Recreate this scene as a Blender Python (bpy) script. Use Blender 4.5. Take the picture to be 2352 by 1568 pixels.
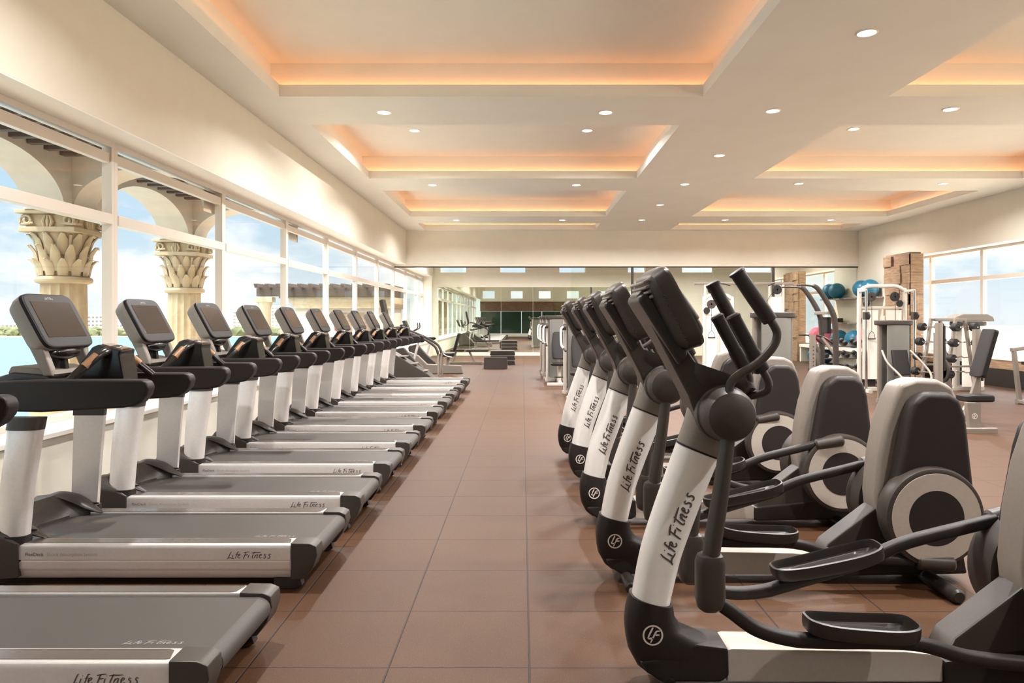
import bpy, bmesh, math, random
from mathutils import Vector, Matrix
random.seed(7)
PI = math.pi
for o in list(bpy.data.objects): bpy.data.objects.remove(o)
SC = bpy.context.scene; C = SC.collection

# ------------------------------------------------------------------ camera
F = 1673.0; HC = 1.507
cam_d = bpy.data.cameras.new('camera'); cam = bpy.data.objects.new('camera', cam_d); C.objects.link(cam)
cam.location = (0, 0, HC); cam.rotation_euler = (PI/2, 0, 0)
cam_d.sensor_width = 36; cam_d.lens = 36*F/2352
cam_d.shift_x = -24/2352; cam_d.shift_y = -51/2352
cam_d.clip_start = 0.05; cam_d.clip_end = 6000
SC.camera = cam
SC.view_settings.view_transform = 'Standard'; SC.view_settings.look = 'None'
SC.view_settings.gamma = 1; SC.view_settings.use_curve_mapping = False
SC.view_settings.exposure = 0.5
# ------------------------------------------------------------------ world: hazy blue sky with soft clouds
wd = bpy.data.worlds.new('sky'); SC.world = wd; wd.use_nodes = True
N = wd.node_tree.nodes; L = wd.node_tree.links; N.clear()
def nn(t, **k):
    n = N.new(t)
    for a, b in k.items(): setattr(n, a, b)
    return n
tc = nn('ShaderNodeTexCoord'); sep = nn('ShaderNodeSeparateXYZ'); L.new(tc.outputs['Generated'], sep.inputs[0])
rp = nn('ShaderNodeValToRGB'); L.new(sep.outputs['Z'], rp.inputs[0])
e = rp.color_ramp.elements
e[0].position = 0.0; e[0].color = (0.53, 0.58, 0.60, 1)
e[1].position = 0.55; e[1].color = (4.3, 4.5, 4.7, 1)  # overhead sky, out of view, brightened to light the ceiling
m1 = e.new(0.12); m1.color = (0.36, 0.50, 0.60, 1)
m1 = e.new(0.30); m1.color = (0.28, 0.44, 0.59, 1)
mp = nn('ShaderNodeMapping'); mp.inputs['Scale'].default_value = (1, 1, 2.3); L.new(tc.outputs['Generated'], mp.inputs[0])
nz = nn('ShaderNodeTexNoise'); nz.inputs['Scale'].default_value = 4.2; nz.inputs['Detail'].default_value = 7
nz.inputs['Roughness'].default_value = 0.55; L.new(mp.outputs[0], nz.inputs['Vector'])
cr = nn('ShaderNodeValToRGB'); cr.color_ramp.elements[0].position = 0.45; cr.color_ramp.elements[1].position = 0.60
L.new(nz.outputs['Fac'], cr.inputs[0])
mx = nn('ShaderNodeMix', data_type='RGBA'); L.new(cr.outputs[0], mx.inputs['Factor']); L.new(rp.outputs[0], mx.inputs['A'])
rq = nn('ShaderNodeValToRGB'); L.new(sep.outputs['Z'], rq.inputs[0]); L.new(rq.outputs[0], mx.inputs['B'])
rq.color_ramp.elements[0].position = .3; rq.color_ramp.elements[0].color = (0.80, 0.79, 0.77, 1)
rq.color_ramp.elements[1].position = .55; rq.color_ramp.elements[1].color = (4.3, 4.35, 4.35, 1)  # overhead clouds, out of view, boosted likewise to light the room
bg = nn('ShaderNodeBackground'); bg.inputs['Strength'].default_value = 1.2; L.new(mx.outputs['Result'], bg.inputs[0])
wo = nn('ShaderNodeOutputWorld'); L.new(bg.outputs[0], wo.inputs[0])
# ------------------------------------------------------------------ sun
sd = bpy.data.lights.new('sun', 'SUN'); sd.energy = 3.6; sd.angle = 0.02; sd.color = (1, 0.93, 0.82)
sun = bpy.data.objects.new('sun', sd); C.objects.link(sun)
sun.rotation_euler = Vector((0.22, 0.36, -0.90)).to_track_quat('-Z', 'Y').to_euler()
LAMP = 94.0      # each recessed downlight, watts
COVE = 10.5      # cove strips, emission

# ------------------------------------------------------------------ materials
def lin(c): return tuple(((v/255)/12.92 if v/255 <= .04045 else ((v/255+.055)/1.055)**2.4) for v in c)+(1,)
def mat(name, rgb, rough=.5, metal=0., var=0., scale=40., bump=0., coat=0., spec=.5):
    m = bpy.data.materials.new(name); m.use_nodes = True
    n = m.node_tree.nodes; l = m.node_tree.links; b = n['Principled BSDF']
    col = lin(rgb); b.inputs['Base Color'].default_value = col
    b.inputs['Roughness'].default_value = rough; b.inputs['Metallic'].default_value = metal
    b.inputs['Coat Weight'].default_value = coat; b.inputs['Specular IOR Level'].default_value = spec
    if var or bump:
        t = n.new('ShaderNodeTexCoord'); z = n.new('ShaderNodeTexNoise'); z.inputs['Scale'].default_value = scale
        z.inputs['Detail'].default_value = 3; l.new(t.outputs['Object'], z.inputs['Vector'])
        if var:
            r = n.new('ShaderNodeValToRGB'); l.new(z.outputs['Fac'], r.inputs[0])
            r.color_ramp.elements[0].color = tuple(v*(1-var) for v in col[:3])+(1,); r.color_ramp.elements[0].position = .3
            r.color_ramp.elements[1].color = tuple(min(1, v*(1+var)) for v in col[:3])+(1,); r.color_ramp.elements[1].position = .7
            l.new(r.outputs[0], b.inputs['Base Color'])
        if bump:
            q = n.new('ShaderNodeBump'); q.inputs['Strength'].default_value = bump; q.inputs['Distance'].default_value = .002
            l.new(z.outputs['Fac'], q.inputs['Height']); l.new(q.outputs[0], b.inputs['Normal'])
    return m
def emis(name, rgb, s):
    m = bpy.data.materials.new(name); m.use_nodes = True; n = m.node_tree.nodes; n.clear()
    a = n.new('ShaderNodeEmission'); a.inputs[0].default_value = lin(rgb); a.inputs[1].default_value = s
    o = n.new('ShaderNodeOutputMaterial'); m.node_tree.links.new(a.outputs[0], o.inputs[0]); return m
def glass(name, tint=(1, 1, 1), refl=.06):
    m = bpy.data.materials.new(name); m.use_nodes = True; n = m.node_tree.nodes; l = m.node_tree.links; n.clear()
    t = n.new('ShaderNodeBsdfTransparent'); t.inputs[0].default_value = tint+(1,)
    g = n.new('ShaderNodeBsdfGlossy'); g.inputs['Roughness'].default_value = .01
    f = n.new('ShaderNodeLayerWeight'); f.inputs['Blend'].default_value = .5
    x = n.new('ShaderNodeMixShader'); o = n.new('ShaderNodeOutputMaterial')
    k = n.new('ShaderNodeMath'); k.operation = 'POWER'; k.inputs[1].default_value = 5.
    h = n.new('ShaderNodeMath'); h.operation = 'MULTIPLY_ADD'; h.inputs[1].default_value = .35; h.inputs[2].default_value = refl*.5
    l.new(f.outputs['Facing'], k.inputs[0]); l.new(k.outputs[0], h.inputs[0]); l.new(h.outputs[0], x.inputs[0])
    l.new(t.outputs[0], x.inputs[1]); l.new(g.outputs[0], x.inputs[2]); l.new(x.outputs[0], o.inputs[0])
    return m
M = dict(
    wall=mat('wall_paint', (230, 223, 208), .75, var=.02, scale=3),
    ceil=mat('ceiling_paint', (238, 236, 227), .8, var=.015, scale=2),
    white=mat('white_paint', (240, 232, 222), .45, var=.01, scale=5),
    frame=mat('window_frame_paint', (225, 214, 202), .4, var=.01, scale=5),
    base=mat('baseboard_paint', (236, 224, 200), .5, var=.01),
    blk=mat('black_plastic', (44, 38, 35), .38, var=.05, scale=90, bump=.12),
    soft=mat('soft_black_plastic', (40, 34, 32), .5, var=.06, scale=200, bump=.3, spec=.3),
    gloss=mat('gloss_black_plastic', (30, 27, 25), .18, var=.03),
    char=mat('charcoal_plastic', (62, 55, 50), .42, var=.05, scale=60, bump=.1, spec=.4),
    grey=mat('grey_plastic', (132, 122, 113), .42, var=.04, scale=50, bump=.08),
    pale=mat('pale_grey_plastic', (176, 166, 155), .42, var=.03, scale=50),
    sil=mat('silver_paint', (236, 231, 226), .32, .05, var=.02, scale=30, coat=.2),
    alu=mat('brushed_aluminium', (226, 220, 216), .3, .4, var=.03, scale=60),
    chrome=mat('chrome', (215, 212, 208), .12, 1., var=.01),
    frm=mat('grey_frame_paint', (142, 132, 122), .35, .3, var=.02, scale=30),
    wfr=mat('light_frame_paint', (206, 198, 188), .3, .15, var=.02, scale=30),
    belt=mat('running_belt_rubber', (64, 58, 53), .55, var=.14, scale=420, bump=.35),
    deck=mat('deck_trim_plastic', (96, 88, 82), .22, var=.04),
    bezel=mat('bezel_plastic', (26, 22, 21), .45, var=.03, spec=.25),
    screen=mat('screen_glass', (54, 44, 38), .12, var=.03, scale=3),
    pad=mat('black_vinyl', (34, 30, 29), .5, var=.05, scale=80, bump=.2, spec=.25),
    iron=mat('black_iron', (40, 38, 38), .5, .3, var=.05, bump=.2),
    shroud=mat('smoked_shroud', (120, 118, 112), .25, var=.02),
    orange=mat('copper_label', (140, 104, 74), .4, .3, var=.05),
    ink=mat('dark_ink', (84, 72, 66), .5, var=.02), inkp=mat('pale_ink', (176, 166, 160), .5, var=.02),
    inkw=mat('white_ink', (236, 226, 216), .5, var=.02),
    blue=mat('blue_vinyl_ball', (36, 108, 138), .32, var=.05, scale=8), pink=mat('pink_vinyl_ball', (214, 96, 122), .32, var=.05, scale=8),
    mirror=mat('mirror_silver', (235, 240, 232), .0, 1., var=.003),
    stone=mat('cast_stone', (184, 164, 132), .8, var=.08, scale=9, bump=.5),
    stucco=mat('stucco', (206, 194, 178), .85, var=.04, scale=6, bump=.3),
    beam=mat('dark_timber', (74, 60, 52), .7, var=.2, scale=12, bump=.4),
    red=mat('red_canvas', (160, 44, 48), .8, var=.06),
    glass=glass('window_glass'), pglass=glass('partition_glass', (.97, .99, .96), .05),
    lamp=emis('downlight_lens', (255, 240, 220), 6.0), cove=emis('cove_strip', (255, 166, 108), COVE),
)
def tile_mat():
    m = bpy.data.materials.new('rubber_tiles'); m.use_nodes = True; n = m.node_tree.nodes; l = m.node_tree.links; b = n['Principled BSDF']
    t = n.new('ShaderNodeTexCoord'); mp = n.new('ShaderNodeMapping'); l.new(t.outputs['Object'], mp.inputs[0])
    mp.inputs['Location'].default_value = (-.03, -3.76, 0)
    s = n.new('ShaderNodeSeparateXYZ'); l.new(mp.outputs[0], s.inputs[0])
    outs = []
    for ax in 'XY':
        a = n.new('ShaderNodeMath'); a.operation = 'DIVIDE'; a.inputs[1].default_value = .61; l.new(s.outputs[ax], a.inputs[0])
        r = n.new('ShaderNodeMath'); r.operation = 'ROUND'; l.new(a.outputs[0], r.inputs[0])
        d = n.new('ShaderNodeMath'); d.operation = 'SUBTRACT'; l.new(a.outputs[0], d.inputs[0]); l.new(r.outputs[0], d.inputs[1])
        c = n.new('ShaderNodeMath'); c.operation = 'ABSOLUTE'; l.new(d.outputs[0], c.inputs[0])
        outs.append(c)
    mn = n.new('ShaderNodeMath'); mn.operation = 'MINIMUM'; l.new(outs[0].outputs[0], mn.inputs[0]); l.new(outs[1].outputs[0], mn.inputs[1])
    j = n.new('ShaderNodeMapRange'); j.inputs['From Min'].default_value = .0045; j.inputs['From Max'].default_value = .0085; l.new(mn.outputs[0], j.inputs['Value'])
    z = n.new('ShaderNodeTexNoise'); z.inputs['Scale'].default_value = 260; z.inputs['Detail'].default_value = 4; l.new(t.outputs['Object'], z.inputs['Vector'])
    r = n.new('ShaderNodeValToRGB'); l.new(z.outputs['Fac'], r.inputs[0]); e = r.color_ramp.elements
    e[0].position = .3; e[0].color = lin((68, 43, 24)); e[1].position = .62; e[1].color = lin((82, 53, 32))
    q = e.new(.74); q.color = lin((160, 122, 86))
    z2 = n.new('ShaderNodeTexNoise'); z2.inputs['Scale'].default_value = 1.3; l.new(t.outputs['Object'], z2.inputs['Vector'])
    v = n.new('ShaderNodeMix'); v.data_type = 'RGBA'; v.blend_type = 'MULTIPLY'; v.inputs['Factor'].default_value = .18
    l.new(r.outputs[0], v.inputs['A']); l.new(z2.outputs['Fac'], v.inputs['B'])
    k = n.new('ShaderNodeMix'); k.data_type = 'RGBA'; l.new(j.outputs[0], k.inputs['Factor']); k.inputs['A'].default_value = lin((40, 26, 20)); l.new(v.outputs['Result'], k.inputs['B'])
    l.new(k.outputs['Result'], b.inputs['Base Color'])
    bp = n.new('ShaderNodeBump'); bp.inputs['Strength'].default_value = .5; bp.inputs['Distance'].default_value = .003
    ad = n.new('ShaderNodeMath'); ad.operation = 'MULTIPLY_ADD'; ad.inputs[1].default_value = .3; l.new(z.outputs['Fac'], ad.inputs[0]); l.new(j.outputs[0], ad.inputs[2])
    l.new(ad.outputs[0], bp.inputs['Height']); l.new(bp.outputs[0], b.inputs['Normal'])
    b.inputs['Roughness'].default_value = .55; b.inputs['Specular IOR Level'].default_value = .3
    return m
M['tile'] = tile_mat()
def wood_mat(name, c1, c2, sc=(1, 1, 8)):
    m = bpy.data.materials.new(name); m.use_nodes = True; n = m.node_tree.nodes; l = m.node_tree.links; b = n['Principled BSDF']
    t = n.new('ShaderNodeTexCoord'); mp = n.new('ShaderNodeMapping'); mp.inputs['Scale'].default_value = sc; l.new(t.outputs['Object'], mp.inputs[0])
    z = n.new('ShaderNodeTexNoise'); z.inputs['Scale'].default_value = 4; z.inputs['Detail'].default_value = 6; z.inputs['Distortion'].default_value = .6
    l.new(mp.outputs[0], z.inputs['Vector']); r = n.new('ShaderNodeValToRGB'); l.new(z.outputs['Fac'], r.inputs[0])
    r.color_ramp.elements[0].color = lin(c1); r.color_ramp.elements[1].color = lin(c2); r.color_ramp.elements[0].position = .35; r.color_ramp.elements[1].position = .65
    l.new(r.outputs[0], b.inputs['Base Color']); b.inputs['Roughness'].default_value = .5; return m
M['wood'] = wood_mat('oak_cladding', (136, 108, 84), (172, 142, 114)); M['dwood'] = wood_mat('walnut_cladding', (92, 68, 50), (128, 98, 72))
def water_mat():
    m = mat('bay_water', (84, 118, 128), .7, spec=.04); n = m.node_tree.nodes; l = m.node_tree.links; b = n['Principled BSDF']
    t = n.new('ShaderNodeTexCoord'); z = n.new('ShaderNodeTexNoise'); z.inputs['Scale'].default_value = .35; z.inputs['Detail'].default_value = 6
    l.new(t.outputs['Object'], z.inputs['Vector']); q = n.new('ShaderNodeBump'); q.inputs['Strength'].default_value = .5; q.inputs['Distance'].default_value = .6
    l.new(z.outputs['Fac'], q.inputs['Height']); l.new(q.outputs[0], b.inputs['Normal']); return m
M['water'] = water_mat(); M['sand'] = mat('pale_paving', (222, 208, 182), .8, var=.04, scale=.6)
M['leaf'] = mat('shore_foliage', (90, 94, 62), .9, var=.3, scale=.2); M['land'] = mat('shore_ground', (190, 176, 140), .9, var=.1, scale=.1)
M['tint'] = mat('dark_tinted_glass', (46, 66, 52), .06, .0, var=.02)
M['bld'] = mat('pale_concrete', (232, 226, 216), .8, var=.03, scale=.3); M['bldd'] = mat('window_recess', (120, 116, 108), .6, var=.05, scale=.3)

# ------------------------------------------------------------------ mesh helpers
def V(*a): return Vector(a)
def finish(bm, ang=35):
    bm.normal_update()
    for f in bm.faces: f.smooth = True
    a = math.radians(ang)
    for e in bm.edges:
        if len(e.link_faces) == 2 and e.calc_face_angle(0) > a: e.smooth = False
def obj(name, bm, m, parent=None, loc=None):
    bmesh.ops.recalc_face_normals(bm, faces=bm.faces); finish(bm)
    me = bpy.data.meshes.new(name); bm.to_mesh(me); bm.free(); me.materials.append(M[m] if isinstance(m, str) else m)
    o = bpy.data.objects.new(name, me); C.objects.link(o)
    if parent is not None: o.parent = parent
    if loc is not None: o.location = loc
    w = o.modifiers.new('weighted_normals', 'WEIGHTED_NORMAL'); w.keep_sharp = True; w.weight = 100; w.mode = 'FACE_AREA'
    return o
def tag(o, label, cat, group=None):
    o['label'] = label; o['category'] = cat
    if group: o['group'] = group
    return o
def thing(name, label, cat, loc=(0, 0, 0), rz=0, group=None):
    o = bpy.data.objects.new(name, None); C.objects.link(o); o.location = loc; o.rotation_euler = (0, 0, rz); o.empty_display_size = .1
    return tag(o, label, cat, group)
def struct(name, bm, m, parent=None):
    o = obj(name, bm, m, parent)
    if parent is None: o['kind'] = 'structure'
    return o
def kids(o): return [c for c in bpy.data.objects if c.parent == o]
def dup(root, loc, rz=None, label=None, sc=None):
    def cp(o, par):
        c = o.copy(); C.objects.link(c); c.parent = par
        for k in CH.get(o.name, []): cp(k, c)
        return c
    CH = {}
    for k in bpy.data.objects:
        if k.parent: CH.setdefault(k.parent.name, []).append(k)
    r = cp(root, None); r.location = loc
    if rz is not None: r.rotation_euler = (0, 0, rz)
    if label: r['label'] = label
    if sc: r.scale = sc
    return r
def B(): return bmesh.new()
def merge(bm, t):
    me = bpy.data.meshes.new('t'); t.to_mesh(me); t.free(); bm.from_mesh(me); bpy.data.meshes.remove(me)
def bev(t, w, seg=2, ang=30):
    if w <= 0: return
    t.normal_update()
    es = [e for e in t.edges if len(e.link_faces) == 2 and e.calc_face_angle(0) > math.radians(ang)]
    if es: bmesh.ops.bevel(t, geom=es, offset=w, segments=seg, profile=.5, affect='EDGES', clamp_overlap=True)
def box(bm, x0, x1, y0, y1, z0, z1, b=0, seg=2):
    t = bmesh.new(); v = [t.verts.new(p) for p in ((x0,y0,z0),(x1,y0,z0),(x1,y1,z0),(x0,y1,z0),(x0,y0,z1),(x1,y0,z1),(x1,y1,z1),(x0,y1,z1))]
    for f in ((3,2,1,0),(4,5,6,7),(0,1,5,4),(1,2,6,5),(2,3,7,6),(3,0,4,7)): t.faces.new([v[i] for i in f])
    bev(t, b, seg); merge(bm, t)
def prism(bm, pts, y0, y1, b=0, seg=2, axis='y'):
    """outline pts in the x-z plane (axis y), x-y (axis z) or y-z (axis x) given thickness y0..y1"""
    t = bmesh.new()
    def mk(p, d):
        return {'y': (p[0], d, p[1]), 'z': (p[0], p[1], d), 'x': (d, p[0], p[1])}[axis]
    a = [t.verts.new(mk(p, y0)) for p in pts]; c = [t.verts.new(mk(p, y1)) for p in pts]; n = len(pts)
    t.faces.new(a); t.faces.new(c[::-1])
    for i in range(n): t.faces.new((a[i], c[i], c[(i+1) % n], a[(i+1) % n]))
    bmesh.ops.recalc_face_normals(t, faces=t.faces); bev(t, b, seg); merge(bm, t)
def ring(c, u, v, ru, rv, n=24, p=2.):
    out = []
    for i in range(n):
        a = 2*PI*i/n; x = math.cos(a); y = math.sin(a)
        out.append(Vector(c) + Vector(u)*(ru*math.copysign(abs(x)**(2/p), x)) + Vector(v)*(rv*math.copysign(abs(y)**(2/p), y)))
    return out
def loft(bm, rings, cap=True):
    R = [[bm.verts.new(p) for p in r] for r in rings]; n = len(R[0])
    for a, c in zip(R, R[1:]):
        for i in range(n): bm.faces.new((a[i], a[(i+1) % n], c[(i+1) % n], c[i]))
    if cap: bm.faces.new(R[0][::-1]); bm.faces.new(R[-1])
def smooth_path(P, k=6):
    P = [Vector(p) for p in P]
    if len(P) < 3 or k < 2: return P
    out = []
    for i in range(len(P)-1):
        p0 = P[max(i-1, 0)]; p1 = P[i]; p2 = P[i+1]; p3 = P[min(i+2, len(P)-1)]
        for j in range(k):
            t = j/k
            out.append(.5*((2*p1)+(p2-p0)*t+(2*p0-5*p1+4*p2-p3)*t*t+(3*p1-p0-3*p2+p3)*t**3))
    return out+[P[-1]]
def tube(bm, P, r, n=12, k=6, r2=None, p=2., flat=1., up=None):
    """sweep along P; r constant or list; flat scales the section's height"""
    Q = smooth_path(P, k); m = len(Q)
    rr = (lambda s: r) if not isinstance(r, (list, tuple)) else (lambda s: r[min(int(s*(len(r)-1)), len(r)-2)]*(1-(s*(len(r)-1)-min(int(s*(len(r)-1)), len(r)-2)))+r[min(int(s*(len(r)-1)), len(r)-2)+1]*(s*(len(r)-1)-min(int(s*(len(r)-1)), len(r)-2)))
    rings = []; ref = Vector(up) if up else None
    for i, c in enumerate(Q):
        t = (Q[min(i+1, m-1)]-Q[max(i-1, 0)]).normalized()
        if ref is None: ref = Vector((0, 1, 0)) if abs(t.y) < .9 else Vector((1, 0, 0))
        u = (ref-t*ref.dot(t)).normalized(); v = t.cross(u); ref = u
        s = rr(i/(m-1)); rings.append(ring(c, u, v, s, s*flat, n, p))
    loft(bm, rings)
def cyl(bm, a, b, r, r2=None, n=24, bv=0):
    a = Vector(a); b = Vector(b); t = (b-a).normalized(); ref = Vector((0, 0, 1)) if abs(t.z) < .9 else Vector((1, 0, 0))
    u = (ref-t*ref.dot(t)).normalized(); v = t.cross(u); r2 = r if r2 is None else r2
    if bv:
        loft(bm, [ring(a, u, v, r-bv, r-bv, n), ring(a+t*bv, u, v, r, r, n), ring(b-t*bv, u, v, r2, r2, n), ring(b, u, v, r2-bv, r2-bv, n)])
    else: loft(bm, [ring(a, u, v, r, r, n), ring(b, u, v, r2, r2, n)])
def lathe(bm, prof, c=(0, 0, 0), axis='z', n=32):
    """prof: (radius, height) pairs"""
    c = Vector(c); ax = {'z': ((1,0,0),(0,1,0),(0,0,1)), 'y': ((1,0,0),(0,0,1),(0,1,0)), 'x': ((0,1,0),(0,0,1),(1,0,0))}[axis]
    loft(bm, [ring(c+Vector(ax[2])*h, ax[0], ax[1], max(r, .0005), max(r, .0005), n) for r, h in prof])
def ball(bm, c, r, ry=None, rz=None, n=20):
    t = bmesh.new(); bmesh.ops.create_uvsphere(t, u_segments=n, v_segments=n//2, radius=1)
    bmesh.ops.scale(t, vec=(r, ry or r, rz or r), verts=t.verts); bmesh.ops.translate(t, vec=c, verts=t.verts); merge(bm, t)
# ------------------------------------------------------------------ stroke lettering (script wordmark, round emblem)
def W_(pts): return pts
WORD = [ # strokes of a brush-script wordmark, x 0..6.6, height 0..1
 [(.62,1.0),(.45,.75),(.28,.35),(.12,.05),(-.08,-.08)], [(.1,.04),(.4,.1),(.75,.02),(1.0,-.04)],
 [(.86,.55),(.76,.3),(.7,.08)], [(.98,.78),(1.03,.84)],
 [(1.72,.92),(1.55,.95),(1.42,.72),(1.28,.35),(1.12,.0)], [(1.2,.55),(1.65,.6)],
 [(1.52,.3),(1.78,.42),(1.86,.55),(1.72,.6),(1.56,.42),(1.54,.15),(1.7,.06),(1.9,.18)],
 [(2.75,.95),(2.58,.6),(2.42,.2),(2.3,-.12)], [(2.35,.82),(2.75,.92),(3.25,.98)], [(2.5,.5),(2.78,.52),(3.0,.56)],
 [(3.15,.55),(3.05,.3),(3.0,.08)], [(3.25,.76),(3.29,.82)],
 [(3.95,.98),(3.75,.6),(3.6,.25),(3.62,.06),(3.78,.08)], [(3.5,.8),(4.1,.86),(4.85,.88)],
 [(4.1,.55),(3.98,.3),(3.9,.05)], [(4.0,.3),(4.25,.55),(4.38,.5),(4.28,.25),(4.26,.06),(4.4,.1)],
 [(4.6,.3),(4.86,.42),(4.94,.55),(4.8,.6),(4.64,.42),(4.62,.15),(4.78,.06),(4.98,.18)],
 [(5.6,.55),(5.42,.6),(5.35,.45),(5.5,.3),(5.46,.1),(5.26,.04),(5.15,.12)],
 [(6.3,.58),(6.08,.62),(6.0,.46),(6.14,.3),(6.1,.1),(5.9,.02),(5.76,.12)],
]
LOGO = [[(.02,.66),(-.16,.34),(-.44,-.26)], [(-.44,-.26),(-.2,-.27),(.06,-.25)], [(.58,.36),(.34,.34),(.22,.2),(.02,-.2),(-.2,-.64)], [(.14,.02),(.34,.03),(.56,.02)]]
def strokes(bm, S, w, place, k=4):
    """flat ribbons; place(x, y) gives the point on the surface"""
    for s in S:
        P = [Vector((a, b)) for a, b in s]; Q = [Vector((p.x, p.y)) for p in smooth_path([(p.x, p.y, 0) for p in P], k)]
        a = []; b = []
        for i, p in enumerate(Q):
            t = (Q[min(i+1, len(Q)-1)]-Q[max(i-1, 0)]).normalized(); n = Vector((-t.y, t.x))
            ww = w*(.6+.4*math.sin(PI*min(1, max(0, i/(len(Q)-1)))))
            a.append(bm.verts.new(place(*(p+n*ww)))); b.append(bm.verts.new(place(*(p-n*ww))))
        for i in range(len(Q)-1): bm.faces.new((a[i], a[i+1], b[i+1], b[i]))
def ringmark(bm, R, w, place, n=40):
    a = [bm.verts.new(place((R+w)*math.cos(2*PI*i/n), (R+w)*math.sin(2*PI*i/n))) for i in range(n)]
    b = [bm.verts.new(place((R-w)*math.cos(2*PI*i/n), (R-w)*math.sin(2*PI*i/n))) for i in range(n)]
    for i in range(n): bm.faces.new((a[i], a[(i+1) % n], b[(i+1) % n], b[i]))
def emblem(bm, s, place):
    ringmark(bm, s, s*.09, place)
    strokes(bm, [[(x*s*1.25, y*s*1.25) for x, y in t] for t in LOGO], s*.1, place, 3)
def text_bm(txt, size, mtx):
    cu = bpy.data.curves.new('txt', 'FONT'); cu.body = txt; cu.size = size; cu.resolution_u = 2
    o = bpy.data.objects.new('txt', cu); C.objects.link(o); dg = bpy.context.evaluated_depsgraph_get(); dg.update()
    me = bpy.data.meshes.new_from_object(o.evaluated_get(dg)); bpy.data.objects.remove(o); bpy.data.curves.remove(cu)
    bm = bmesh.new(); bm.from_mesh(me); bpy.data.meshes.remove(me); bmesh.ops.transform(bm, matrix=mtx, verts=bm.verts); return bm

# ================================================================== THE ROOM
XL, XR, D, DB, YB = -3.70, 10.68, 23.15, 30.2, -3.2
ZC, ZH, ZS = 4.32, 3.265, 0.61
bm = B(); box(bm, XL-.5, XR+.5, YB-.3, DB+.2, -.15, 0); struct('floor', bm, 'tile')
# ceiling with coffers: lip, ledge and raised panel
bm = B()
XS = [(-3.07, 2.28), (4.62, 9.98)]; YS = [(-.2, 3.82), (5.18, 9.2), (10.56, 14.55), (15.94, 19.93), (21.4, 22.8)]
ycuts = [YB-.3]+[v for p in YS for v in p]+[D]; T = .12
def cell(x0, x1, y0, y1): box(bm, x0, x1, y0, y1, ZC, ZC+T)
for i in range(len(ycuts)-1):
    a, b = ycuts[i], ycuts[i+1]
    if (a, b) in YS:
        for x0, x1 in ((XL-.5, XS[0][0]), (XS[0][1], XS[1][0]), (XS[1][1], XR+.5)): cell(x0, x1, a, b)
    else: cell(XL-.5, XR+.5, a, b)
box(bm, XL-.5, XR+.5, D+.25, DB+.2, 4.15, 4.27)
LG = .17; UP = .36
for x0, x1 in XS:
    for y0, y1 in YS:
        X0, X1, Y0, Y1 = x0-LG, x1+LG, y0-LG, y1+LG; z0 = ZC+T; z1 = z0+UP
        box(bm, X0-.06, X0, Y0-.06, Y1+.06, z0, z1); box(bm, X1, X1+.06, Y0-.06, Y1+.06, z0, z1)
        for q0, q1, r0, r1 in ((x0-.03, x1+.03, y0-.03, y0), (x0-.03, x1+.03, y1, y1+.03), (x0-.03, x0, y0, y1), (x1, x1+.03, y0, y1)): box(bm, q0, q1, r0, r1, z0, z0+.03)
        box(bm, X0, X1, Y0-.06, Y0, z0, z1); box(bm, X0, X1, Y1, Y1+.06, z0, z1); box(bm, X0-.06, X1+.06, Y0-.06, Y1+.06, z1, z1+.06)
struct('ceiling', bm, 'ceil')
k = 0
for x0, x1 in XS:
    for y0, y1 in YS:
        bm = B(); z = ZC+T; a = .05; b = .075
        box(bm, x0-b, x1+b, y0-b, y0-a, z, z+.03); box(bm, x0-b, x1+b, y1+a, y1+b, z, z+.03)
        box(bm, x0-b, x0-a, y0-a, y1+a, z, z+.03); box(bm, x1+a, x1+b, y0-a, y1+a, z, z+.03)
        o = obj('cove_light', bm, 'cove'); k += 1
        bm = B(); c = .079; za, zb = z+.0305, z+.035  # unseen cap added over the strip to keep its light off the raised panel
        box(bm, x0-c, x1+c, y0-c, y0-a+.03, za, zb); box(bm, x0-c, x1+c, y1+a-.03, y1+c, za, zb)
        box(bm, x0-c, x0-a+.03, y0-a+.03, y1+a-.03, za, zb); box(bm, x1+a-.03, x1+c, y0-a+.03, y1+a-.03, za, zb)
        obj('added_light_cap', bm, 'white', o)
        side = 'left-hand' if x0 < 0 else 'right-hand'
        tag(o, 'warm orange strip light in the %s ceiling recess, %s from the camera' % (side, ['right overhead', 'first', 'second', 'third', 'fourth'][YS.index((y0, y1))]), 'cove light', 'cove lights in the ceiling recesses')
# left wall: lower band, header, end pier; windows between
bm = B(); box(bm, XL-.45, XL, YB, DB, 0, ZS-.03); box(bm, XL-.45, XL, YB, D, ZH, ZC); box(bm, XL-.45, XL, D, DB, ZH, 4.2)
box(bm, XL-.45, XL, DB-.45, DB, ZS-.03, ZH); struct('wall_left', bm, 'wall')
bm = B(); box(bm, XL-.43, XL+.035, YB, DB-.45, ZS-.03, ZS+.01, .006); struct('trim_1', bm, 'white')
bm = B(); box(bm, XL-.43, XL-.002, YB, DB-.45, ZH-.012, ZH+.0); box(bm, XL-.42, XL-.004, DB-.462, DB-.45, ZS, ZH-.01); struct('trim_2', bm, 'white')
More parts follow.
